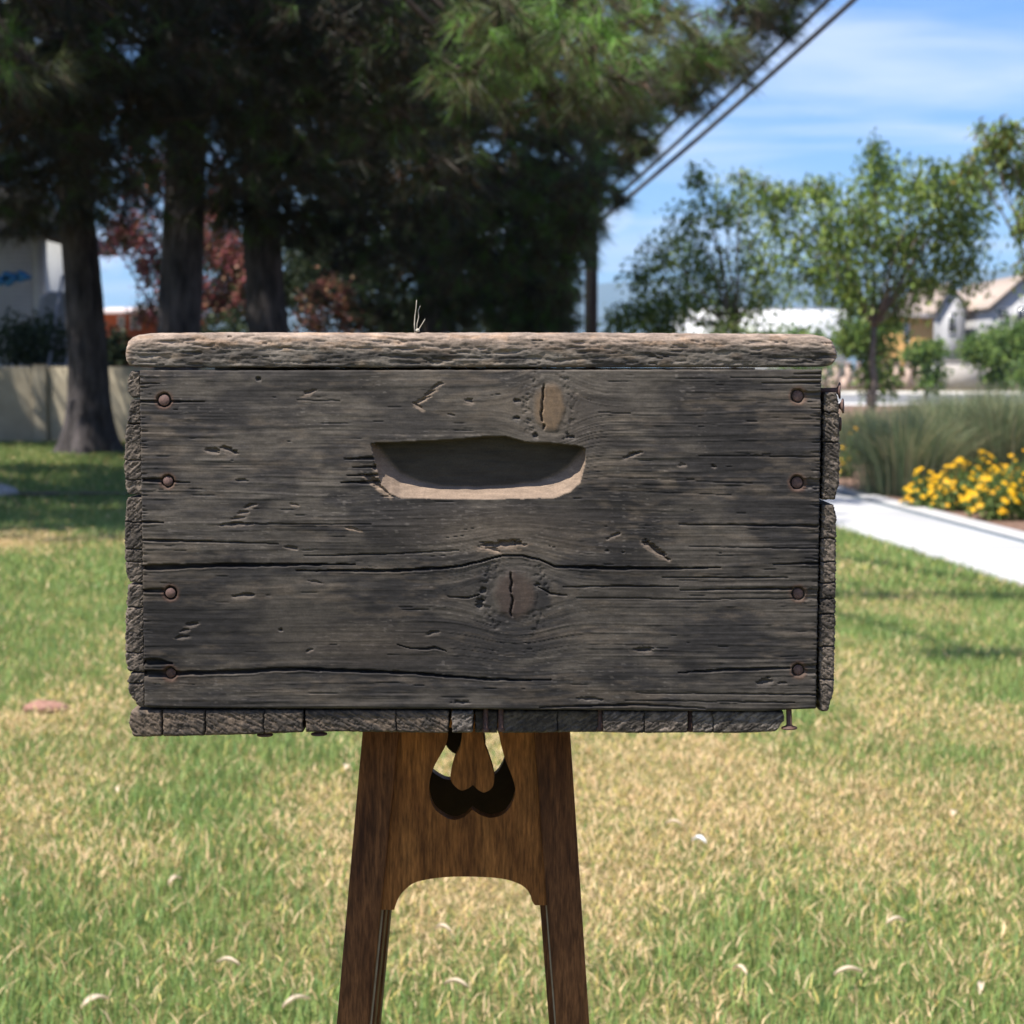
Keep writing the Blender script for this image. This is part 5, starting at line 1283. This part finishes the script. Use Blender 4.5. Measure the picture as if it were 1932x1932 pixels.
# right: fence wall, block wall, houses, white building
FD = 109.0
M_pink = plain('pinkish_block', (0.40, 0.29, 0.23), (0.50, 0.37, 0.30), 1.5, 0.95, .3, .02)
M_block = plain('grey_block', (0.34, 0.31, 0.28), (0.43, 0.39, 0.35), 1.2, 0.95, .3, .02)
M_iron = plain('dark_iron', (.03, .03, .035), (.05, .05, .055), 6, .6, spec=.4)
x0, x1, zb, zt = wbox(1555, 1760, 684, 712, FD)
fe = empty('pillared_fence', (x0, FD, 0), 'low pinkish block fence with pillars and dark railings across the street', 'fence'); FO = (x0, FD, 0)
m = MB(); m.box(x0, x1, FD, FD + .25, -.1, zb); m.build('base_wall', M_pink, fe, origin=FO)
n = 9; pw = .32
for k in range(n + 1):
    x = x0 + (x1 - x0) * k / n
    m = MB(); m.box(x - pw / 2, x + pw / 2, FD - .07, FD + .32, -.1, zt - .1); m.box(x - pw / 2 - .05, x + pw / 2 + .05, FD - .12, FD + .37, zt - .098, zt); m.build('pillar', M_pink, fe, origin=FO)
    if k < n:
        xx = x0 + (x1 - x0) * (k + 1) / n
        m = MB(); m.box(x + pw / 2, xx - pw / 2, FD + .1, FD + .14, zt - .25, zt - .2); m.box(x + pw / 2, xx - pw / 2, FD + .1, FD + .14, zb + .03, zb + .08)
        q = x + pw / 2 + .03
        while q < xx - pw / 2: m.box(q, q + .035, FD + .1, FD + .135, zb + .079, zt - .251); q += .075
        m.build('railing', M_iron, fe, origin=FO)
x0, x1, zb, zt = wbox(1768, 2150, 681, 745, FD - 1)
bw = empty('block_wall', (x0, FD - 1, 0), 'plain grey block wall beside the pillared fence across the street', 'wall'); BWO = (x0, FD - 1, 0)
m = MB(); m.box(x0 - .5, x0, FD - 1.15, FD - .65, -.1, zt + .12); m.build('pillar', plain('pale_pillar', (.5, .49, .47), (.58, .57, .55), 2, .9), bw, origin=BWO)
x = x0
while x < x1 - .1:                                 # bays between slim joints
    xe = min(x + 3.0, x1)
    m = MB(); m.box(x + .006, xe - .006, FD - 1, FD - .8, -.1, zt - .08); m.build('wall_panel', M_block, bw, origin=BWO)
    m = MB(); m.box(x + .001, xe - .001, FD - 1.04, FD - .76, zt - .079, zt); m.build('coping', M_block, bw, origin=BWO)
    x = xe
M_stucco = plain('grey_stucco', (.33, .325, .325), (.38, .375, .375), 1.2, .9)
M_tile = plain('beige_roof_tile', (.34, .27, .22), (.42, .34, .28), 1.5, .9)
g = 'gabled stucco houses'
house('stucco_house', 'light grey stucco house with a steep gable and one tall window', 'house', 1766, 1822, 583, 538, 128, 14, M_stucco, M_tile, [(1790, 1803, 590, 628)], over=.25, group=g)
house('stucco_house', 'wide light grey stucco house with a broad gable and paired windows', 'house', 1868, 1990, 578, 524, 124, 16, M_stucco, M_tile, [(1884, 1902, 582, 603), (1920, 1945, 580, 603)], over=.28, group=g)
house('stucco_house', 'beige roofed middle house between the two stucco gables', 'house', 1806, 1900, 584, 545, 132, 14, plain('tan_stucco', (.40, .36, .31), (.47, .42, .37), 1.2, .9), M_tile, [], False, over=.28, group=g)
house('orange_building', 'small orange walled building behind the light green shrub', 'house', 1702, 1762, 600, 588, 116, 8, plain('orange_stucco', (.42, .23, .08), (.50, .30, .11), 1.5, .9), plain('brown_roof', (.30, .25, .23), (.38, .32, .29), 2, .9), [(1690 + 16, 1690 + 24, 610, 645)], False, over=.4)
house('white_building', 'long white flat building behind the feathery young tree', 'building', 1325, 1600, 580, 574, 150, 30, plain('white_wall', (.80, .80, .79), (.86, .86, .85), 1, .8), plain('white_roof', (.72, .72, .72), (.8, .8, .8), 1, .8), [], False, over=.06)
# utility pole and wires
PD = 44.0
pb = at(1115, 700, PD); M_pole = plain('dark_timber', (.016, .014, .013), (.032, .027, .024), 8, .9, .4, .02, (1, 1, .1))
pole = empty('utility_pole', (pb[0], PD, 0), 'dark timber utility pole beside the bushy pine', 'pole'); PO = (pb[0], PD, 0)
m = MB(); m.tube([(pb[0], PD, -.1), (pb[0], PD, 5), (pb[0], PD, 10.2)], [.165, .155, .13], 14); m.build('shaft', M_pole, pole, True, PO)
m = MB(); m.box(pb[0] - 1.1, pb[0] + 1.1, PD - .22, PD - .11, 9.3, 9.43); m.build('crossarm', M_pole, pole, origin=PO)
for s in (-1, -.35, .35, 1):
    m = MB(); m.lathe([(.02, 0), (.02, .05), (.05, .07), (.055, .12), (.035, .15), (.01, .16)], (pb[0] + s, PD - .165, 9.43), (0, 0, 1), 10); m.build('insulator', plain('insulator', (.3, .28, .26), (.4, .38, .35), 8, .3), pole, True, PO)
M_wire = plain('black_cable', (.10, .12, .15), (.15, .17, .20), 3, .6)
for k, (q0, q1, lab) in enumerate([((1160, 405), (1592, 0), 'thick cable rising from the utility pole, lowest of the bundle'), ((1160, 385), (1545, 0), 'cable running just above the lowest one from the utility pole'), ((1180, 335), (1462, 0), 'upper cable running from the utility pole behind the pine boughs')]):
    A = at(q0[0], q0[1], 42.0); B = at(q1[0], q1[1], 30.0)
    d = B - A; P0 = A - d * .12; P1 = A + d * 2.6
    u = np.linspace(0, 1, 40)[:, None]; P = P0 + (P1 - P0) * u - np.array([[0, 0, 1]]) * (.35 * 4 * u * (1 - u)) + np.array([[0, 0, .2]]) * (1)
    m = MB(); m.tube(P, .05 if k == 0 else .045, 8)
    tag(m.build('power_line', M_wire, None, True, tuple(P0)), lab, 'cable', 'cables from the utility pole')
# far hills
n = 120; hx = np.linspace(-5200, 5200, n); rows = []
HD = 6000.0
for r, (yy, k) in enumerate(((HD - 900, 0), (HD - 300, .45), (HD, 1), (HD + 500, .8))):
    hz = (260 + 70 * (hx / 1700) + 110 * (fbm(hx / 900 + 3, hx * 0, 901, 4) - .5)) * k * (1 if r != 1 else (.8 + .4 * vn(hx / 300, hx * 0, 905))) - (3 if k == 0 else 0)
    rows.append(np.stack([hx, 0 * hx + yy, np.maximum(hz, -3 if k == 0 else 20)], -1))
v = np.vstack(rows); i = np.arange(len(v)).reshape(4, n)
q = np.stack([i[:-1, :-1], i[:-1, 1:], i[1:, 1:], i[1:, :-1]], -1).reshape(-1, 4)
tag(npmesh('hills', v, [q], plain('hill_scrub', (.05, .065, .05), (.08, .09, .07), .01, .95), None, None, True), kind='structure')
# air: pale haze that fades the hills
m = MB(); m.box(-6500, 6500, -200, 8000, -1.5, 480)
hz = m.build('haze', None); tag(hz, 'thin pale haze filling the air', 'haze', kind='stuff')
hm = bpy.data.materials.new('haze'); hm.use_nodes = True; t = hm.node_tree; t.nodes.clear()
o_ = t.nodes.new('ShaderNodeOutputMaterial'); pv = t.nodes.new('ShaderNodeVolumePrincipled')
pv.inputs['Color'].default_value = (0.48, 0.73, 1.0, 1); pv.inputs['Density'].default_value = 0.00012; pv.inputs['Anisotropy'].default_value = 0.0
t.links.new(pv.outputs[0], o_.inputs['Volume']); hz.data.materials.append(hm)
